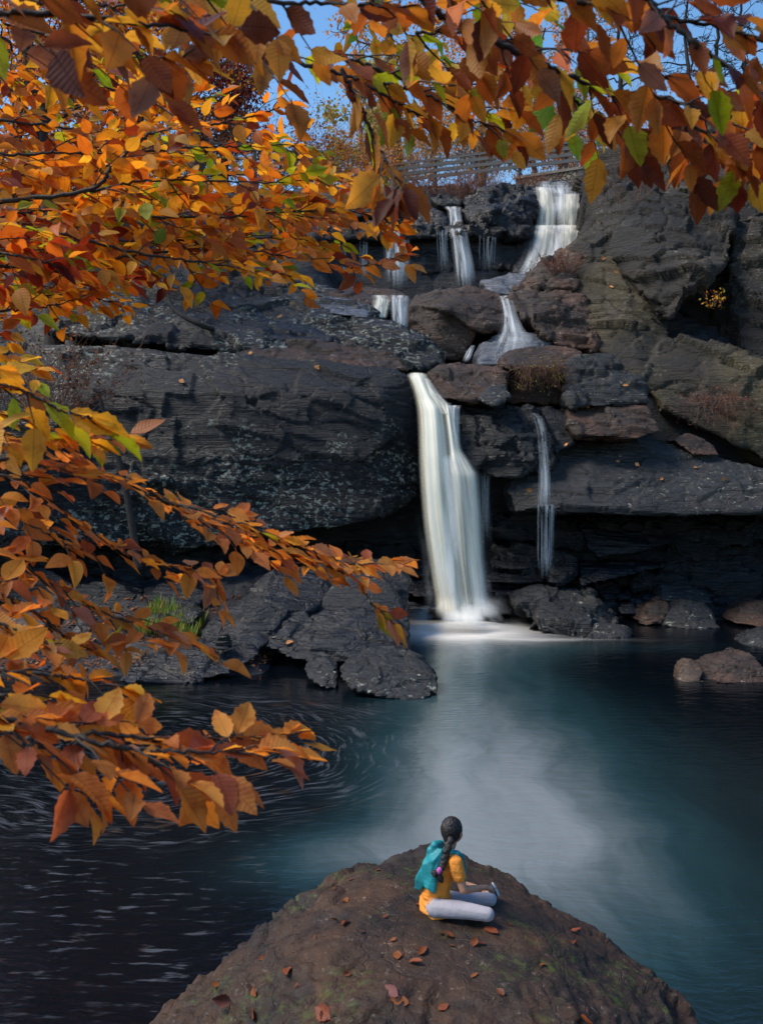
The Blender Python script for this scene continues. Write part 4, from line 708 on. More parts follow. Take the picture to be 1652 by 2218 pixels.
# grass and litter on the left bank
rng = np.random.default_rng(77)
def litter(name, n, x0, x1, y0, y1, size, pal, label=None, blades=False):
    x = rng.uniform(x0, x1, n); y = rng.uniform(y0, y1, n); z = np.array([ground(a, b) for a, b in zip(x, y)]); keep = z > .03; x, y, z = x[keep], y[keep], z[keep]+.02; n = len(x)
    pos = np.stack([x, y, z], 1); az = rng.uniform(0, 6.28, n)
    if blades:
        dx = np.stack([np.cos(az)*.4, np.sin(az)*.4, np.ones(n)], 1); dy = np.stack([-np.sin(az), np.cos(az), np.zeros(n)], 1)*.05
    else:
        dx = np.stack([np.cos(az), np.sin(az), rng.normal(0, .35, n)], 1); dy = np.stack([-np.sin(az), np.cos(az), rng.normal(0, .35, n)], 1)*.32
    sz = size*rng.uniform(.6, 1.4, n)[:, None]
    V = np.stack([pos, pos+sz*(.5*dx+dy), pos+sz*dx, pos+sz*(.5*dx-dy)], 1).reshape(-1, 3); cc = np.repeat(np.concatenate([pick_cols(rng, pal, n), np.ones((n, 1))], 1), 4, 0)
    o = link(name, np_mesh(name, V, np.arange(n*4).reshape(-1, 4), L_FAR, False, col=cc)); tag(o, label, name.replace('_', ' '), kind='stuff')
PAL['litter'] = [(4, (.24, .09, .04)), (3, (.14, .05, .03)), (2, (.40, .16, .06))]
PAL['grassy'] = [(4, (.16, .26, .04)), (3, (.10, .20, .03)), (3, (.34, .28, .10))]
litter('leaf_litter', 2600, -7.5, -1.2, 16.6, 20.5, .09, 'litter', 'brown fallen leaves strewn over the left bank')
litter('grass', 1600, -5.2, -3.9, 18.2, 19.6, .3, 'grassy', 'tufts of green and straw grass on the left bank', True)
# ---------------------------------------------------------------- overhanging beech branches
def branch(label, pts, leaf, pal, twig=.28, step=.07, r0=.006, roll=1.2, n=7, serr=False, lstep=.6, droop=.25, hang=.25, seed=0, bare=0., group='beech branches hanging over the view', ldir=(0, 0, 0), jit=.32):
    rng = np.random.default_rng(seed+100); c = catmull([P(*p) for p in pts]); 
    seg = np.linalg.norm(np.diff(c, axis=0), axis=1); s = np.concatenate([[0], np.cumsum(seg)]); L = s[-1]
    at = lambda q: np.array([np.interp(q, s, c[:, k]) for k in range(3)])
    root = empty('beech_branch', c[0]); tag(root, label, 'branch', group); o0 = c[0]
    VV, QQ = [], []; wob = c-o0; wob[1:-1] += rng.normal(0, .002, (len(c)-2, 3)); tube(VV, QQ, wob, r0*(1-.8*s/L)+.0008, 7)
    lp, ld, ln = [], [], []
    def leaves_along(p, T, pn, start, sign):
        sg = np.concatenate([[0], np.cumsum(np.linalg.norm(np.diff(p, axis=0), axis=1))]); k = 0; q = start
        while q < sg[-1]:
            pp_ = np.array([np.interp(q, sg, p[:, j]) for j in range(3)]); side = np.cross(T, pn); side /= np.linalg.norm(side)+1e-9
            sgn = sign*(1 if k % 2 else -1); a = rng.uniform(.6, 1.15)
            d = T*math.cos(a)+side*sgn*math.sin(a)+np.array([0, 0, -hang*rng.uniform(.2, 1.5)])+rng.normal(0, jit*.5, 3)+np.array(ldir)
            lp.append(pp_); ld.append(d); ln.append(pn+rng.normal(0, jit, 3)); q += leaf*lstep*rng.uniform(.7, 1.3); k += 1
        lp.append(p[-1]); ld.append(T+np.array([0, 0, -hang])+rng.normal(0, .2, 3)); ln.append(pn+rng.normal(0, jit, 3))
    q = bare*L; k = 0
    while q < L:
        p0 = at(q); T = at(min(L, q+.02))-at(max(0, q-.02)); T /= np.linalg.norm(T); sgn = 1 if k % 2 else -1
        ro = rng.uniform(-roll, roll); pn = np.array([0, -.15, 1.]); pn = pn-T*pn.dot(T); pn /= np.linalg.norm(pn); sd = np.cross(T, pn); pn2 = pn*math.cos(ro)+sd*math.sin(ro)
        side = np.cross(T, pn2); a = rng.uniform(.55, 1.0); tl = twig*(1.05-.7*q/L)*rng.uniform(.45, 1.15)
        d = T*math.cos(a)+side*sgn*math.sin(a); d /= np.linalg.norm(d); t = np.linspace(0, 1, 7)
        p = p0+d*tl*t[:, None]+np.array([0, 0, -1])*tl*.22*(t**2)[:, None]+T*tl*.15*(t**2)[:, None]+np.cumsum(rng.normal(0, .015*tl, (7, 3)), 0); p[0] = p0
        tube(VV, QQ, p-o0, (.0022+.004*tl)*(1-.7*t), 5); leaves_along(p, d, pn2, tl*.12, sgn)
        if tl > .16:
            for u in (.4, .65):
                pb = p[int(u*6)]; d2 = d*.6+side*-sgn*.0+np.cross(d, pn2)*(1 if u < .5 else -1)*.8; d2 /= np.linalg.norm(d2); p2 = pb+d2*tl*.45*t[:, None]+np.array([0, 0, -1])*tl*.08*(t**2)[:, None]
                tube(VV, QQ, p2-o0, .0016*(1-.6*t), 4); leaves_along(p2, d2, pn2, tl*.1, 1)
        q += step*rng.uniform(.6, 1.4); k += 1
    leaves_along(c[int(len(c)*.75):], (c[-1]-c[-6])/np.linalg.norm(c[-1]-c[-6]), np.array([0, -.2, 1.]), .01, 1)
    link('stem', np_mesh('stem', np.concatenate(VV), np.concatenate(QQ), M_TWIG, True), root)
    lp = np.array(lp); N_ = len(lp)
    build_leaves('foliage', lp-o0, np.array(ld), np.array(ln), leaf*rng.uniform(.6, 1.15, N_), pick_cols(rng, pal, N_), L_NEAR, rng, n, serr, droop, root)
    return N_
tot = 0
def B(*a, **k):
    global tot; tot += branch(*a, **k)
# left middle layers (2.3 - 3.6 m away)
B('long branch reaching right just above the rock slope, gold and green leaves', [(-120, 470, 2.6), (100, 500, 2.7), (300, 548, 2.8), (480, 575, 2.9), (640, 598, 3.0)], .074, 'gold', .26, .06, .006, seed=1)
B('dark forked branch rising to the right through the orange mass', [(-100, 445, 2.7), (180, 415, 2.8), (245, 362, 2.8), (300, 308, 2.85), (350, 282, 2.9), (440, 272, 3.0), (560, 248, 3.1), (625, 226, 3.2)], .074, 'orange', .26, .07, .008, seed=2)
B('nearly level branch running right below the forked one', [(180, 416, 2.8), (330, 390, 2.9), (470, 392, 3.0), (600, 395, 3.1), (720, 380, 3.2)], .08, 'gold', .24, .07, .004, seed=3)
B('branch tipped with red brown leaves near the upper cascades', [(300, 470, 2.9), (480, 470, 3.0), (640, 458, 3.1), (780, 462, 3.2), (872, 492, 3.3)], .074, 'orange', .22, .05, .004, seed=4)
B('slender branch whose last bare twig points at the cascade', [(380, 520, 3.0), (560, 545, 3.1), (700, 570, 3.2), (800, 575, 3.3), (890, 545, 3.4)], .08, 'rust', .14, .055, .003, seed=5, roll=.9)
B('branch of crimson leaves along the left edge', [(-140, 560, 2.5), (0, 575, 2.6), (130, 590, 2.7), (250, 600, 2.8)], .074, 'red', .28, .06, .006, seed=6)
B('branch with yellow leaves drooping over the dark rock slope', [(-120, 640, 2.7), (60, 640, 2.8), (180, 640, 2.9), (270, 665, 3.0)], .07, 'gold', .22, .06, .004, seed=7)
B('orange spray along the upper left edge of the mass', [(-140, 330, 2.7), (40, 335, 2.9), (180, 330, 3.0), (300, 335, 3.2)], .074, 'orange', .3, .07, .006, seed=8)
B('orange spray under the small leaved maple', [(-100, 250, 3.0), (80, 270, 3.1), (230, 285, 3.2), (330, 270, 3.3)], .08, 'orange', .28, .07, .006, seed=9)
B('golden spray pointing at the blue sky', [(300, 330, 3.1), (420, 320, 3.2), (520, 318, 3.3), (640, 312, 3.4), (700, 330, 3.4)], .08, 'gold', .22, .06, .004, seed=10)
B('spray of green and gold leaves in the heart of the mass', [(150, 470, 3.1), (300, 450, 3.2), (440, 440, 3.3), (560, 445, 3.4), (650, 420, 3.4)], .08, 'gold', .24, .06, .004, seed=11)
B('dark red leaved branch crossing the left edge', [(-120, 510, 2.9), (0, 470, 3.0), (120, 455, 3.1), (260, 470, 3.2)], .074, 'red', .28, .06, .005, seed=12)
B('fine orange branch low in the mass above the rock ridge', [(250, 560, 3.2), (380, 540, 3.3), (500, 520, 3.4), (620, 515, 3.5), (740, 530, 3.6)], .074, 'gold', .26, .055, .004, seed=13)
B('orange branch at mid height between the two forks', [(-100, 385, 3.1), (60, 380, 3.2), (200, 372, 3.3), (380, 350, 3.4)], .074, 'orange', .28, .06, .005, seed=14)
B('high thin branch with gold leaves left of the blue gap', [(200, 180, 3.2), (330, 215, 3.3), (420, 215, 3.4), (480, 205, 3.4)], .08, 'orange', .26, .07, .004, seed=15)
B('yellow leaved branch high at the upper left', [(50, 60, 2.4), (160, 90, 2.4), (260, 110, 2.5), (330, 170, 2.5)], .09, 'gold', .22, .08, .005, seed=16)
B('crimson branch below the far left cluster', [(-120, 520, 2.3), (-20, 545, 2.4), (70, 560, 2.4), (160, 590, 2.5)], .08, 'red', .22, .06, .005, seed=17)
B('rusty twig curling over the left slope', [(-100, 690, 2.5), (20, 672, 2.6), (110, 662, 2.7), (200, 640, 2.8)], .07, 'orange', .2, .07, .004, seed=18)
# upper right branches (1.2 - 2 m away)
B('stout dark bough entering at top left with big hanging leaves', [(330, -60, 1.9), (400, 40, 1.9), (530, 92, 1.9), (650, 135, 1.9), (770, 172, 1.9), (880, 235, 1.95), (930, 255, 2.0)], .09, 'top', .15, .085, .007, hang=.75, seed=20, n=11, serr=True, bare=.06)
B('long bough slanting down to the right over the cliff with maroon leaves', [(860, -70, 1.6), (950, 30, 1.6), (1070, 90, 1.62), (1200, 150, 1.65), (1340, 212, 1.7), (1480, 262, 1.7), (1600, 330, 1.7), (1690, 380, 1.7)], .08, 'brown', .17, .055, .007, hang=.85, seed=21, n=11, serr=True)
B('branch with long orange leaves drooping in the middle of the top', [(700, 110, 2.0), (820, 150, 2.0), (930, 200, 2.0), (1020, 235, 2.05), (1080, 250, 2.1)], .085, 'top', .18, .055, .004, hang=.85, seed=22, n=11, serr=True)
B('branch of amber leaves below the sky patch', [(740, 150, 1.7), (780, 230, 1.7), (810, 300, 1.7), (850, 380, 1.65), (872, 420, 1.6)], .09, 'top', .1, .06, .004, hang=.8, seed=23, n=11, serr=True)
B('top edge branch with big dark leaves at upper left', [(-100, 30, 1.3), (60, 30, 1.3), (220, 40, 1.3), (380, 60, 1.3), (480, 80, 1.3)], .08, 'brown', .13, .07, .006, hang=.35, seed=24, n=11, serr=True)
B('topmost branch of brown and amber leaves left of centre', [(180, -50, 1.5), (400, -20, 1.5), (600, 5, 1.5), (760, 10, 1.55), (900, 20, 1.6)], .082, 'top', .14, .06, .006, hang=.45, seed=25, n=11, serr=True)
B('green and yellow leaved branch at the top right', [(980, -60, 2.1), (1100, 40, 2.1), (1180, 140, 2.1), (1240, 210, 2.1), (1290, 260, 2.1)], .085, 'green', .17, .07, .004, hang=.75, seed=26, n=11, serr=True)
B('topmost branch of dark maroon leaves at right', [(1000, -50, 1.45), (1200, -10, 1.45), (1380, 30, 1.45), (1560, 60, 1.5), (1720, 110, 1.5)], .08, 'brown', .16, .05, .006, hang=.7, seed=27, n=11, serr=True)
B('branch of hanging maroon leaves in the upper right corner', [(1350, -60, 1.35), (1440, 40, 1.35), (1540, 120, 1.35), (1640, 200, 1.4), (1720, 300, 1.4)], .075, 'brown', .15, .06, .005, hang=.8, seed=28, n=11, serr=True)
B('twig with orange leaves dropping over the right edge of the cliff', [(1720, 180, 1.8), (1660, 260, 1.8), (1620, 330, 1.8), (1590, 375, 1.8)], .075, 'orange', .1, .05, .003, hang=.8, seed=29, n=11, serr=True)
B('branch of hanging amber leaves over the shoulder of the cliff', [(1200, 180, 1.9), (1280, 240, 1.9), (1380, 280, 1.9), (1490, 300, 1.9), (1560, 310, 1.9)], .09, 'top', .12, .055, .004, hang=.9, seed=30, n=11, serr=True)
B('sparse branch with yellow leaves against the oak', [(760, -60, 2.6), (830, 30, 2.6), (930, 110, 2.6), (1010, 150, 2.6)], .074, 'gold', .24, .08, .004, hang=.6, seed=31)
B('branch of green leaves at the right edge', [(1720, 60, 1.9), (1670, 130, 1.9), (1640, 210, 1.9), (1645, 280, 1.9)], .07, 'green', .1, .07, .003, hang=.8, seed=32)
# lower left sprays
B('big close spray of orange leaves in front of the lichen rock', [(-130, 815, 1.6), (-20, 830, 1.6), (60, 850, 1.6), (140, 890, 1.6), (200, 905, 1.6)], .085, 'gold', .1, .05, .005, seed=40, n=11, serr=True, hang=.3)
B('long bough sweeping down to the right in front of the shore boulders', [(-120, 985, 1.9), (120, 1010, 2.0), (290, 1050, 2.1), (400, 1110, 2.15), (540, 1170, 2.2), (680, 1215, 2.3), (860, 1222, 2.4)], .068, 'rust', .15, .03, .005, seed=41, n=9, roll=.4, bare=.12, hang=.06, jit=.2, ldir=(.35, 0, -.08))
B('hanging tip of the long bough beside the white foam', [(700, 1222, 2.3), (770, 1255, 2.3), (800, 1300, 2.3), (850, 1348, 2.3)], .075, 'rust', .06, .05, .002, seed=42, n=9, hang=.3)
B('drooping rust branch across the cave', [(-120, 1010, 2.0), (40, 1040, 2.0), (110, 1090, 2.05), (190, 1150, 2.1), (300, 1205, 2.15), (450, 1245, 2.2), (470, 1280, 2.2)], .068, 'rust', .15, .03, .004, seed=43, n=9, roll=.4, bare=.1, hang=.06, jit=.2, ldir=(.35, 0, -.08))
B('rust spray low over the left bank', [(-130, 1180, 1.9), (0, 1200, 1.9), (120, 1270, 1.95), (230, 1330, 2.0), (340, 1365, 2.0), (450, 1410, 2.05)], .068, 'rust', .15, .03, .004, seed=44, n=9, roll=.4, hang=.06, jit=.2, ldir=(.35, 0, -.08))
B('orange spray of leaves at the left edge above the bank', [(-130, 1250, 1.8), (-20, 1280, 1.8), (80, 1330, 1.85), (160, 1390, 1.9), (200, 1410, 1.9)], .075, 'rust', .13, .045, .004, seed=45, n=9, roll=.8, hang=.15)
B('bright orange spray at the left waterline', [(-140, 1460, 1.5), (-40, 1450, 1.5), (80, 1460, 1.55), (180, 1470, 1.6), (270, 1490, 1.6)], .08, 'orange', .1, .045, .004, seed=46, n=11, serr=True, roll=.8, hang=.2)
B('large pointed spray of orange leaves hanging over the eddy', [(-140, 1545, 1.25), (40, 1560, 1.3), (180, 1585, 1.35), (330, 1600, 1.4), (480, 1600, 1.45), (650, 1588, 1.55)], .076, 'rust', .11, .034, .004, seed=47, n=11, serr=True, roll=.8, hang=.3)
B('lowest twig of broad leaves drooping above the dark water', [(60, 1600, 1.25), (130, 1640, 1.27), (180, 1690, 1.27), (215, 1740, 1.27)], .085, 'rust', .09, .05, .003, seed=48, n=11, serr=True, hang=.3)
B('short twig of broad leaves under the large pointed spray', [(260, 1615, 1.3), (330, 1650, 1.32), (410, 1680, 1.35), (500, 1700, 1.38)], .08, 'rust', .08, .045, .003, seed=49, n=11, serr=True, hang=.3)
B('small rust spray in front of the lichen rock', [(-100, 920, 2.0), (40, 945, 2.0), (160, 955, 2.0), (270, 950, 2.0)], .075, 'rust', .1, .06, .003, seed=50, n=9, roll=.7)
B('rust spray halfway down the left edge', [(-120, 1090, 2.0), (10, 1110, 2.0), (110, 1160, 2.0), (160, 1190, 2.0)], .07, 'rust', .13, .05, .003, seed=51, n=9, roll=.8)
# more layers inside the left mass
for j, (y0, u0, u1, Y, pal, dv, lb) in enumerate([(300, -120, 260, 3.5, 'orange', 20, 'hidden orange branch behind the upper left mass'), (350, 60, 480, 3.6, 'gold', -20, 'far gold branch behind the dark fork'), (405, -100, 340, 3.6, 'orange', 10, 'far orange branch at the level of the wooden fence'),
      (440, 240, 700, 3.7, 'gold', 15, 'far gold branch reaching towards the cascades'), (485, -100, 380, 3.5, 'orange', 15, 'far orange branch in the lower half of the mass'), (520, 120, 600, 3.6, 'gold', 25, 'far gold branch just above the rock slope'), (560, -80, 330, 3.3, 'red', 20, 'far crimson branch low at the left'), (460, 480, 840, 3.4, 'rust', 20, 'rusty branch hanging before the wide grey cascade'),
      (240, 120, 400, 3.7, 'orange', -20, 'far orange branch in front of the purple tree'), (150, -100, 250, 3.2, 'orange', 30, 'orange branch high at the left edge'), (600, -120, 180, 2.9, 'gold', 20, 'gold branch at the left edge above the dark slope'), (385, 380, 800, 3.6, 'orange', 0, 'thin orange branch crossing the grey rock shelf')]):
    B(lb, [(u0, y0, Y), ((u0*2+u1)/3, y0+dv*.4-6, Y+.03), ((u0+u1*2)/3, y0+dv*.8, Y+.06), (u1, y0+dv+12, Y+.1)], .074, pal, .28, .055, .003, seed=60+j)
for j, (a, b, Y, pal, lb) in enumerate([((-80, -30), (360, 20), 1.25, 'brown', 'very close blurred branch of brown leaves at the top left corner'), ((900, 70), (1300, 110), 1.8, 'brown', 'maroon leaved branch across the top right of centre'),
      ((1250, 130), (1700, 230), 1.7, 'brown', 'maroon leaved branch over the cliff top'), ((1400, 200), (1720, 330), 1.6, 'brown', 'brown leaved branch over the right cliff'), ((830, 180), (1120, 290), 1.9, 'top', 'amber branch hanging in front of the tall oak'), ((100, 80), (420, 130), 1.5, 'brown', 'dark maroon spray below the top left corner')]):
    B(lb, [(a[0], a[1], Y), ((a[0]*2+b[0])/3, (a[1]*2+b[1])/3-8, Y), ((a[0]+b[0]*2)/3, (a[1]+b[1]*2)/3+6, Y+.03), (b[0], b[1], Y+.05)], .08, pal, .13, .05, .003, seed=80+j, n=11, serr=True, hang=.7)
for j, (pts, pal, lf, lb) in enumerate([([(-120, 870, 1.9), (20, 900, 1.9), (120, 930, 1.95), (210, 960, 2.)], 'gold', .08, 'second orange spray below the close one in front of the lichen rock'), ([(350, 1080, 2.1), (500, 1130, 2.1), (640, 1180, 2.2), (760, 1220, 2.2), (850, 1215, 2.2)], 'rust', .08, 'fine end of the sweeping bough with pinkish leaves'),
      ([(-120, 1330, 1.7), (0, 1350, 1.7), (110, 1400, 1.7)], 'rust', .085, 'rust leaves at the left edge beside the bank'), ([(-140, 1500, 1.4), (0, 1510, 1.4), (120, 1540, 1.42), (220, 1560, 1.45)], 'orange', .09, 'orange leaves at the left edge over the eddy'),
      ([(100, 1580, 1.3), (260, 1620, 1.32), (420, 1630, 1.35), (560, 1620, 1.4)], 'rust', .09, 'rust leaves massed along the large pointed spray'), ([(-130, 760, 2.2), (0, 780, 2.2), (80, 800, 2.2)], 'gold', .08, 'orange leaf cluster at the left edge by the dark trunk')]):
    B(lb, pts, lf*.84, pal, .13, .038, .004, seed=110+j, n=11, serr=True, hang=.1, roll=.5, jit=.22, ldir=(.3, 0, -.05))
print('LEAVES', tot)
# ---------------------------------------------------------------- the girl on the boulder
def fabric(name, col, rough=.85, var=.18, sc=40, bump=.3):
    M = Mat(name); tc = M.n('TexCoord').outputs['Object']; n = M.noise(tc, sc, 4, .6); f = M.noise(M.mapping(tc, (1, 1, 2.2), (.3, .2, 0)), 12, 3, .6, 1.0)
    M.set(Base_Color=M.mix(M.ramp(n, .3, .7), tuple(c*(1-var) for c in col), col), Roughness=rough, Normal=M.n('Bump', {'Height': M.math('ADD', f, M.math('MULTIPLY', n, .15)), 'Strength': bump, 'Distance': .02}).outputs[0]); return M.m
M_SKIN = fabric('skin', (.45, .22, .13), .5, .08, 20, .05); M_SKIN.node_tree.nodes['Principled BSDF'].inputs['Subsurface Weight'].default_value = .08
M_SHIRT = fabric('yellow_orange_cotton', (.80, .27, .03), .85, .1, 40, .6); M_LEG = fabric('pale_grey_cotton', (.37, .345, .38), .85, .12, 300, .2); M_VEST = fabric('teal_nylon', (.012, .26, .29), .55, .3, 9, .35)
M_HAIR = fabric('black_hair', (.016, .009, .008), .6, .5, 120, .8); M_TIE = fabric('pink_band', (.6, .12, .4)); M_SHOE = fabric('dark_shoe', (.03, .035, .06), .6); M_SOLE = fabric('pale_sole', (.5, .48, .45), .7)
def ball(bm, c, r, seg=16):
    g = bmesh.ops.create_icosphere(bm, subdivisions=3, radius=1.0)
    r = Vector(r) if hasattr(r, '__len__') else Vector((r, r, r))
    for v in g['verts']: v.co = Vector((v.co.x*r.x, v.co.y*r.y, v.co.z*r.z))+Vector(c)
def ballr(bm, c, r, rot):
    g = bmesh.ops.create_icosphere(bm, subdivisions=3, radius=1.0)
    for v in g['verts']: v.co = rot @ Vector((v.co.x*r[0], v.co.y*r[1], v.co.z*r[2]))+Vector(c)
def cap(bm, a, b, ra, rb):
    a, b = Vector(a), Vector(b); pts = []
    g = bmesh.new(); bmesh.ops.create_icosphere(g, subdivisions=2, radius=1.0); s = [v.co.copy() for v in g.verts]; g.free()
    hull_into(bm, [a+q*ra for q in s]+[b+q*rb for q in s])
def chain(bm, pts):
    for (a, ra), (b, rb) in zip(pts[:-1], pts[1:]): cap(bm, a, b, ra, rb)
def skinmesh(name, bm, vox, mat, parent, sm=4, fn=None):
    me, V, N = remeshed(bm, vox, sm)
    if fn is not None: V = fn(V, N); me.vertices.foreach_set('co', V.astype(np.float32).ravel()); me.update()
    me.polygons.foreach_set('use_smooth', np.ones(len(me.polygons), dtype=bool)); me.materials.clear(); me.materials.append(mat); me.name = name
    me.transform(Matrix.Translation(-GO)); o = link(name, me, parent); return o
G = lambda u, v, Y: P(u, v, Y)
# joints, as seen; depths by hand
hipN, hipF = G(938, 1962, 6.12), G(950, 1955, 6.34); kneeN, kneeF = G(1056, 1980, 5.98), G(1060, 1949, 6.32)
pelv = (hipN+hipF)/2; spine = G(944, 1925, 6.22); chest = G(956, 1882, 6.24); neckb = G(970, 1845, 6.26); neckt = G(978, 1828, 6.27); head = G(980, 1800, 6.27)
shN, shF = G(985, 1868, 6.13), G(948, 1862, 6.42); elN = G(1003, 1928, 6.08); wrN = G(1050, 1922, 6.22); handN = G(1063, 1928, 6.27)
shad_z = max(fore_z(pelv.x, pelv.y)[0].z, fore_z((pelv.x+kneeN.x)/2, 6.1)[0].z)
GO = Vector((pelv.x, pelv.y, shad_z)); LIFT = Vector((0, 0, 0))
lowest = min(hipN.z-.085, kneeN.z-.058); print('GIRL', 'rock', shad_z, 'body low', lowest, 'knee rock', fore_z(kneeN.x, kneeN.y)[0].z, 'kneeF rock', fore_z(kneeF.x, kneeF.y)[0].z)
girl = empty('person', GO+Vector((0, 0, 0))); tag(girl, 'child with a long dark braid sitting cross legged on the boulder, facing the falls', 'person')
# face looks away from us, up and to the right
fd = Vector((.55, .8, .12)).normalized(); fs_ = fd.cross(Vector((0, 0, 1))).normalized(); fu = fs_.cross(fd)
RH = Matrix((fs_, fd, fu)).transposed()
bm = bmesh.new()
ballr(bm, head+fu*.012, (.068, .082, .092), RH); ballr(bm, head+fd*.03-fu*.04, (.05, .055, .055), RH)      # skull and jaw
cap(bm, head+fd*.082-fu*.002, head+fd*.098-fu*.022, .008, .012)                                   # nose
ballr(bm, head+fd*.083-fu*.045, (.02, .01, .007), RH)                                       # mouth
for s in (-1, 1):
    ballr(bm, head+fs_*s*.07-fu*.008-fd*.002, (.009, .017, .024), RH); ballr(bm, head+fd*.074+fs_*s*.028+fu*.004, (.012, .008, .007), RH)
chain(bm, [(head-fu*.05-fd*.01, .035), (neckt, .034), (neckb, .04), (chest, .085), (spine, .078), (pelv, .08)])
cap(bm, shN, shF, .042, .042)
chain(bm, [(shN, .038), (elN, .029), (wrN, .020)])
elF = G(1000, 1915, 6.55); wrF = G(1040, 1925, 6.48); chain(bm, [(shF, .038), (elF, .028), (wrF, .02)])
for (w0, el, s) in ((wrN, elN, 1), (wrF, elF, -1)):      # hands resting on the shin, palm plus five fingers
    d = (w0-el).normalized(); d = (d+Vector((0, .15, -.35))).normalized(); lat = d.cross(Vector((0, 0, 1))).normalized(); nrm = lat.cross(d)
    cap(bm, w0, w0+d*.03, .018, .02); ballr(bm, w0+d*.045, (.028, .03, .012), Matrix((lat, d, nrm)).transposed())
    for f, (o_, L_) in enumerate(((-.023, .040), (-.008, .048), (.008, .045), (.022, .034))):
        b0 = w0+d*.065+lat*o_; b1 = b0+d*L_*.5-nrm*.006; b2 = b1+(d*.6-nrm*.8)*L_*.5; chain(bm, [(b0, .0072), (b1, .0068), (b2, .0058)])
    b0 = w0+d*.03-lat*s*.026; b1 = b0+(d*.7-lat*s*.6)*.026; chain(bm, [(b0, .009), (b1, .008), (b1+d*.02-nrm*.008, .0065)])
# legs: thighs out to the knees, shins folded back under, feet crossed
ankN = G(1010, 1962, 6.42); footN = G(1062, 1936, 6.46); ankF = G(985, 1975, 6.12); 
chain(bm, [(hipN, .05), (kneeN, .040), (G(1010, 1975, 6.2), .04), (G(975, 1968, 6.38), .03)])
chain(bm, [(hipF, .05), (kneeF, .040), (G(1062, 1940, 6.45), .04), (G(1020, 1950, 6.55), .03)])
chain(bm, [(G(975, 1968, 6.38), .03), (G(955, 1968, 6.46), .022)]); chain(bm, [(G(1020, 1950, 6.55), .03), (G(1050, 1938, 6.5), .024), (G(1064, 1932, 6.42), .022)])
skinmesh('body', bm, .0055, M_SKIN, girl, 3)
# leggings
bm = bmesh.new(); chain(bm, [(hipN+Vector((.01, 0, -.014)), .066), ((hipN*.5+kneeN*.5), .058), (kneeN, .049), (G(1010, 1975, 6.2), .048), (G(980, 1968, 6.36), .04)]); chain(bm, [(hipF, .088), (hipF*.5+kneeF*.5, .060), (kneeF, .050), (G(1062, 1942, 6.45), .047), (G(1024, 1950, 6.55), .038)]); ball(bm, pelv, (.1, .12, .085))
skinmesh('leggings', bm, .008, M_LEG, girl, 5, lambda V, N: V+N*(.0045*fbm(V*11, 5, 3)+.0015*fbm(V*np.array([50, 20, 20.]), 15, 2))[:, None])
# shirt
bm = bmesh.new(); chain(bm, [(neckb-Vector((0, 0, .02)), .05), (chest, .098), (spine, .1), (pelv+Vector((-.005, 0, .01)), .118)]); cap(bm, pelv+Vector((0, -.05, -.005)), pelv+Vector((0, .06, -.005)), .108, .108); ball(bm, chest, (.095, .125, .1)); cap(bm, shN, shF, .056, .056)
for sh_, el in ((shN, elN), (shF, elF)): chain(bm, [(sh_, .056), (sh_.lerp(el, .5), .052)])
def wrinkles(V, N):
    z = V[:, 2]; k = sstep(z, spine.z+.03, pelv.z); return V+N*(.007*np.sin(z*150+6*fbm(V*7, 3, 2))*k+.009*fbm(V*13, 4, 3))[:, None]
skinmesh('shirt', bm, .007, M_SHIRT, girl, 4, wrinkles)
# hair: cap, braid, band and tuft
bm = bmesh.new(); ballr(bm, head+fu*.022-fd*.016, (.076, .084, .09), RH); ballr(bm, head-fd*.05-fu*.02, (.05, .045, .055), RH)
def comb(V, N): return V+N*(.0035*fbm(V*np.array([75, 75, 16.]), 11, 3)+.0012*np.sin(V[:, 0]*260+V[:, 2]*60))[:, None]
skinmesh('hair', bm, .006, M_HAIR, girl, 3, comb)
bm = bmesh.new(); bp = [G(975, 1818, 6.17), G(970, 1835, 6.13), G(966, 1850, 6.12), G(961, 1866, 6.10), G(956, 1880, 6.085), G(950, 1890, 6.08)]
bc = catmull(bp, 5)
for i, p in enumerate(bc):
    s_ = math.sin(i*1.35); ballr(bm, Vector(p)+Vector((s_*.009, 0, 0)), (.024-.0003*i, .02, .022), Matrix.Rotation(s_*.6, 3, 'Y'))
skinmesh('braid', bm, .005, M_HAIR, girl, 1)
bm = bmesh.new(); cap(bm, G(952, 1884, 6.075), G(949, 1889, 6.075), .02, .02); skinmesh('hair_band', bm, .005, M_TIE, girl, 2)
bm = bmesh.new(); chain(bm, [(G(948, 1890, 6.08), .018), (G(941, 1892, 6.07), .024), (G(936, 1888, 6.07), .012)]); chain(bm, [(G(948, 1893, 6.08), .02), (G(953, 1903, 6.07), .024), (G(957, 1909, 6.07), .01)])
skinmesh('hair_tuft', bm, .005, M_HAIR, girl, 1, lambda V, N: V+N*(.006*fbm(V*60, 8, 3))[:, None])
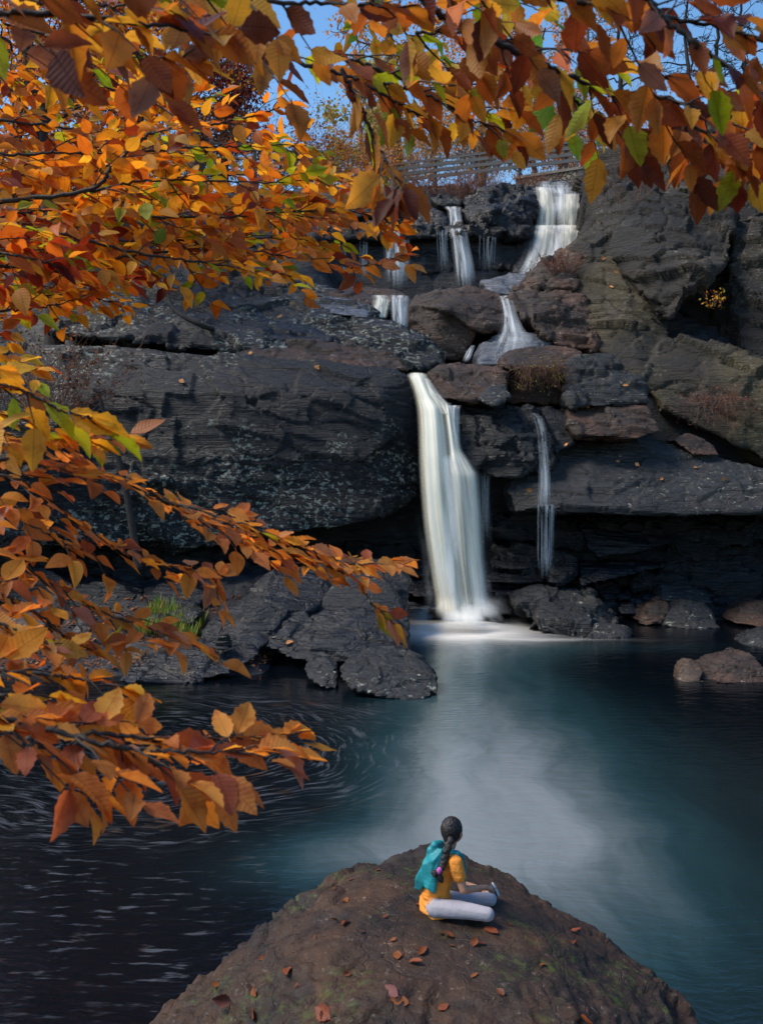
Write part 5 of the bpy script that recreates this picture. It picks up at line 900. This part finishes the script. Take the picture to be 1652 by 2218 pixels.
# hooded teal vest: hood on the nape, loose back panel swung to the left, front panel over the right shoulder
bm = bmesh.new(); chain(bm, [(G(940, 1832, 6.2), .032), (G(955, 1828, 6.26), .03)]); chain(bm, [(G(935, 1842, 6.2), .036), (G(960, 1848, 6.2), .03), (G(975, 1846, 6.18), .024)])
hull_into(bm, [G(*q) for q in ((930, 1832, 6.24), (958, 1838, 6.15), (962, 1866, 6.12), (940, 1862, 6.1), (914, 1872, 6.16), (898, 1905, 6.2), (896, 1925, 6.24), (908, 1930, 6.2), (926, 1915, 6.12), (942, 1895, 6.13), (920, 1890, 6.36), (905, 1920, 6.36))])
hull_into(bm, [G(*q) for q in ((948, 1870, 6.10), (962, 1860, 6.12), (940, 1936, 6.09), (924, 1928, 6.10), (915, 1922, 6.14), (942, 1936, 6.12), (925, 1885, 6.14))])
skinmesh('vest', bm, .007, M_VEST, girl, 5, lambda V, N: V+N*(.005*fbm(V*np.array([12, 12, 5.]), 6, 3)+.0028*np.sin(V[:, 0]*60+V[:, 2]*45+5*fbm(V*6, 2, 2)))[:, None])
bm = bmesh.new(); chain(bm, [(G(972, 1846, 6.17), .024), (G(988, 1850, 6.16), .028), (G(998, 1858, 6.2), .026), (G(1002, 1880, 6.25), .024), (G(1004, 1902, 6.28), .026), (G(1001, 1912, 6.3), .018)])
skinmesh('vest_front', bm, .006, M_VEST, girl, 3, lambda V, N: V+N*(.005*fbm(V*22, 9, 3))[:, None])
bm = bmesh.new(); ballr(bm, G(1069, 1928, 6.42), (.026, .055, .05), Matrix.Rotation(-.5, 3, 'Y')); sh_o = skinmesh('shoe', bm, .006, M_SHOE, girl, 2)
bm = bmesh.new(); ballr(bm, G(1073, 1927, 6.43), (.014, .058, .056), Matrix.Rotation(-.5, 3, 'Y')); skinmesh('sole', bm, .006, M_SOLE, sh_o, 2)

# ---------------------------------------------------------------- fallen leaves on the boulder (each its own thing)
rng = np.random.default_rng(5)
FL = [(745, 1950, .09, 'red dry leaf at the left shoulder of the boulder'), (815, 1885, .06, 'small curled leaf near the peak of the boulder'), (752, 1996, .1, 'larger of two curled leaves left of the child'), (735, 1998, .07, 'smaller of two curled leaves left of the child'), (728, 1925, .06, 'tiny red leaf on the upper left rim of the boulder'), (755, 1908, .06, 'brown leaf on the upper left rim of the boulder'),
      (960, 2022, .06, 'small dark leaf below the child'), (983, 2031, .09, 'oval red leaf in front of the child'), (1050, 2010, .13, 'broad red leaf touching the knees of the child'), (1025, 2052, .08, 'curled tan leaf right of the centre of the boulder'), (1052, 2047, .06, 'small orange leaf right of the centre of the boulder'), (985, 2050, .05, 'tiny leaf at the centre of the boulder'),
      (1236, 2018, .08, 'pink brown leaf on the right slope of the boulder'), (1240, 2040, .07, 'grey brown leaf under the pink one on the right slope'), (860, 2080, .09, 'curled leaf in the middle of the boulder'), (885, 2087, .1, 'folded leaf resting beside another in the middle of the boulder'), (905, 2070, .1, 'long dark leaf above the middle of the boulder'), (845, 2040, .05, 'tiny brown leaf beside the moss'),
      (862, 2160, .12, 'long curled leaf above the dark hollow'), (885, 2175, .12, 'large orange brown leaf standing on edge by the dark hollow'), (715, 2210, .14, 'cluster leaf at the bottom edge beside the moss'), (700, 2218, .12, 'second cluster leaf at the bottom edge beside the moss'), (500, 2170, .13, 'flat red leaf on the low left shoulder'), (545, 2190, .12, 'curled leaf on the low left shoulder'), (555, 2160, .1, 'upright leaf on the low left shoulder'),
      (470, 2130, .12, 'brown leaf near the left rim of the boulder'), (620, 2100, .1, 'thin red brown leaf on the left slope'), (640, 2140, .08, 'small brown leaf on the left slope'), (1257, 2205, .11, 'leaf at the bottom right of the boulder'), (830, 1990, .05, 'dark leaf scrap between moss and child'), (790, 2020, .05, 'tan leaf scrap near the moss'), (560, 2080, .06, 'reddish scrap of leaf on the left rim'), (900, 1960, .05, 'leaf scrap just left of the child'), (1110, 2005, .05, 'leaf scrap right of the knees of the child'), (1180, 2090, .06, 'small dark leaf on the right slope below the pink one'), (1020, 2120, .06, 'small brown leaf below the centre of the boulder'), (1090, 2160, .07, 'curled brown leaf at the lower right of the boulder'), (760, 2110, .06, 'small rust leaf at the lower left of the boulder'), (950, 2190, .08, 'brown leaf at the bottom centre of the boulder'), (680, 2030, .05, 'tiny rust leaf on the upper left slope')]
for (u, v, sz, lb) in FL:
    d = (P(u, v, 10)-Vector((0, 0, CZ))).normalized(); h_ = FT.ray_cast(Vector((0, 0, CZ)), d)
    if not h_[0]: continue
    p = h_[0]+Vector((0, 0, .008)); nn = h_[1]; az = rng.uniform(0, 6.28)
    cols = pick_cols(rng, 'rust', 1)*np.array([[.34, .24, .3]])
    o = build_leaves('fallen_leaf', np.zeros((1, 3)), np.array([[math.cos(az), math.sin(az), .1]]), np.array([nn[:]])+rng.normal(0, .2, (1, 3)), np.array([sz*.95]), cols, L_DRY, rng, 11, True, float(rng.uniform(-.5, -.1)), wid=1.1)
    o.location = p; tag(o, lb, 'fallen leaf', 'dry leaves fallen on the foreground boulder')

# leaves lying on the slabs and boulders around the falls
bpy.context.view_layer.update(); dg = bpy.context.evaluated_depsgraph_get()
SL = [(1152, 1063, 'orange leaf on the left corner of the broad grey slab'), (1427, 1040, 'leaf low on the middle of the broad grey slab'), (1271, 886, 'pale oak leaf on the rusty lower step slab'), (1222, 968, 'orange leaf at the upper edge of the broad grey slab'), (1385, 1010, 'small leaf high on the broad grey slab'), (1500, 1015, 'small leaf right of the middle of the broad grey slab'), (1560, 1040, 'leaf at the right of the broad grey slab'), (1340, 1000, 'tiny leaf above the middle of the broad grey slab'),
      (682, 797, 'pair of pale oak leaves on top of the great dark face'), (690, 802, 'second pale oak leaf on top of the great dark face'), (388, 825, 'tan leaf on the upper left of the great dark face'), (540, 770, 'leaf scrap near the rock ridge'), (600, 690, 'leaf on the smooth dark slope'), (640, 655, 'leaf near the pale wet slab at left'), (1345, 835, 'small red leaf on the grey stepped slab'), (800, 1250, 'leaf stuck on the apex of the pyramid boulder'), (620, 1395, 'leaf between the shore boulders'), (1320, 620, 'yellow leaf on the olive slab'), (1340, 590, 'second yellow leaf on the olive slab'), (1300, 560, 'yellow leaf high on the olive slab')]
for (u, v, lb) in SL:
    d = (P(u, v, 10)-Vector((0, 0, CZ))).normalized(); org = Vector((0, 0, CZ))+d*8
    ok, p, nn, fi, ob, mt = S.ray_cast(dg, org, d)
    if not ok: continue
    az = rng.uniform(0, 6.28); cols = np.array([[.50, .22, .07]])*rng.uniform(.7, 1.2)
    o = build_leaves('fallen_leaf', np.zeros((1, 3)), np.array([[math.cos(az), math.sin(az)*.5, math.sin(az)*.5]]), np.array([nn[:]]), np.array([rng.uniform(.13, .2)]), cols, L_DRY, rng, 7, False, -.3, wid=1.2)
    o.location = p+nn*.03; tag(o, lb, 'fallen leaf', 'leaves lying on the rocks around the falls')
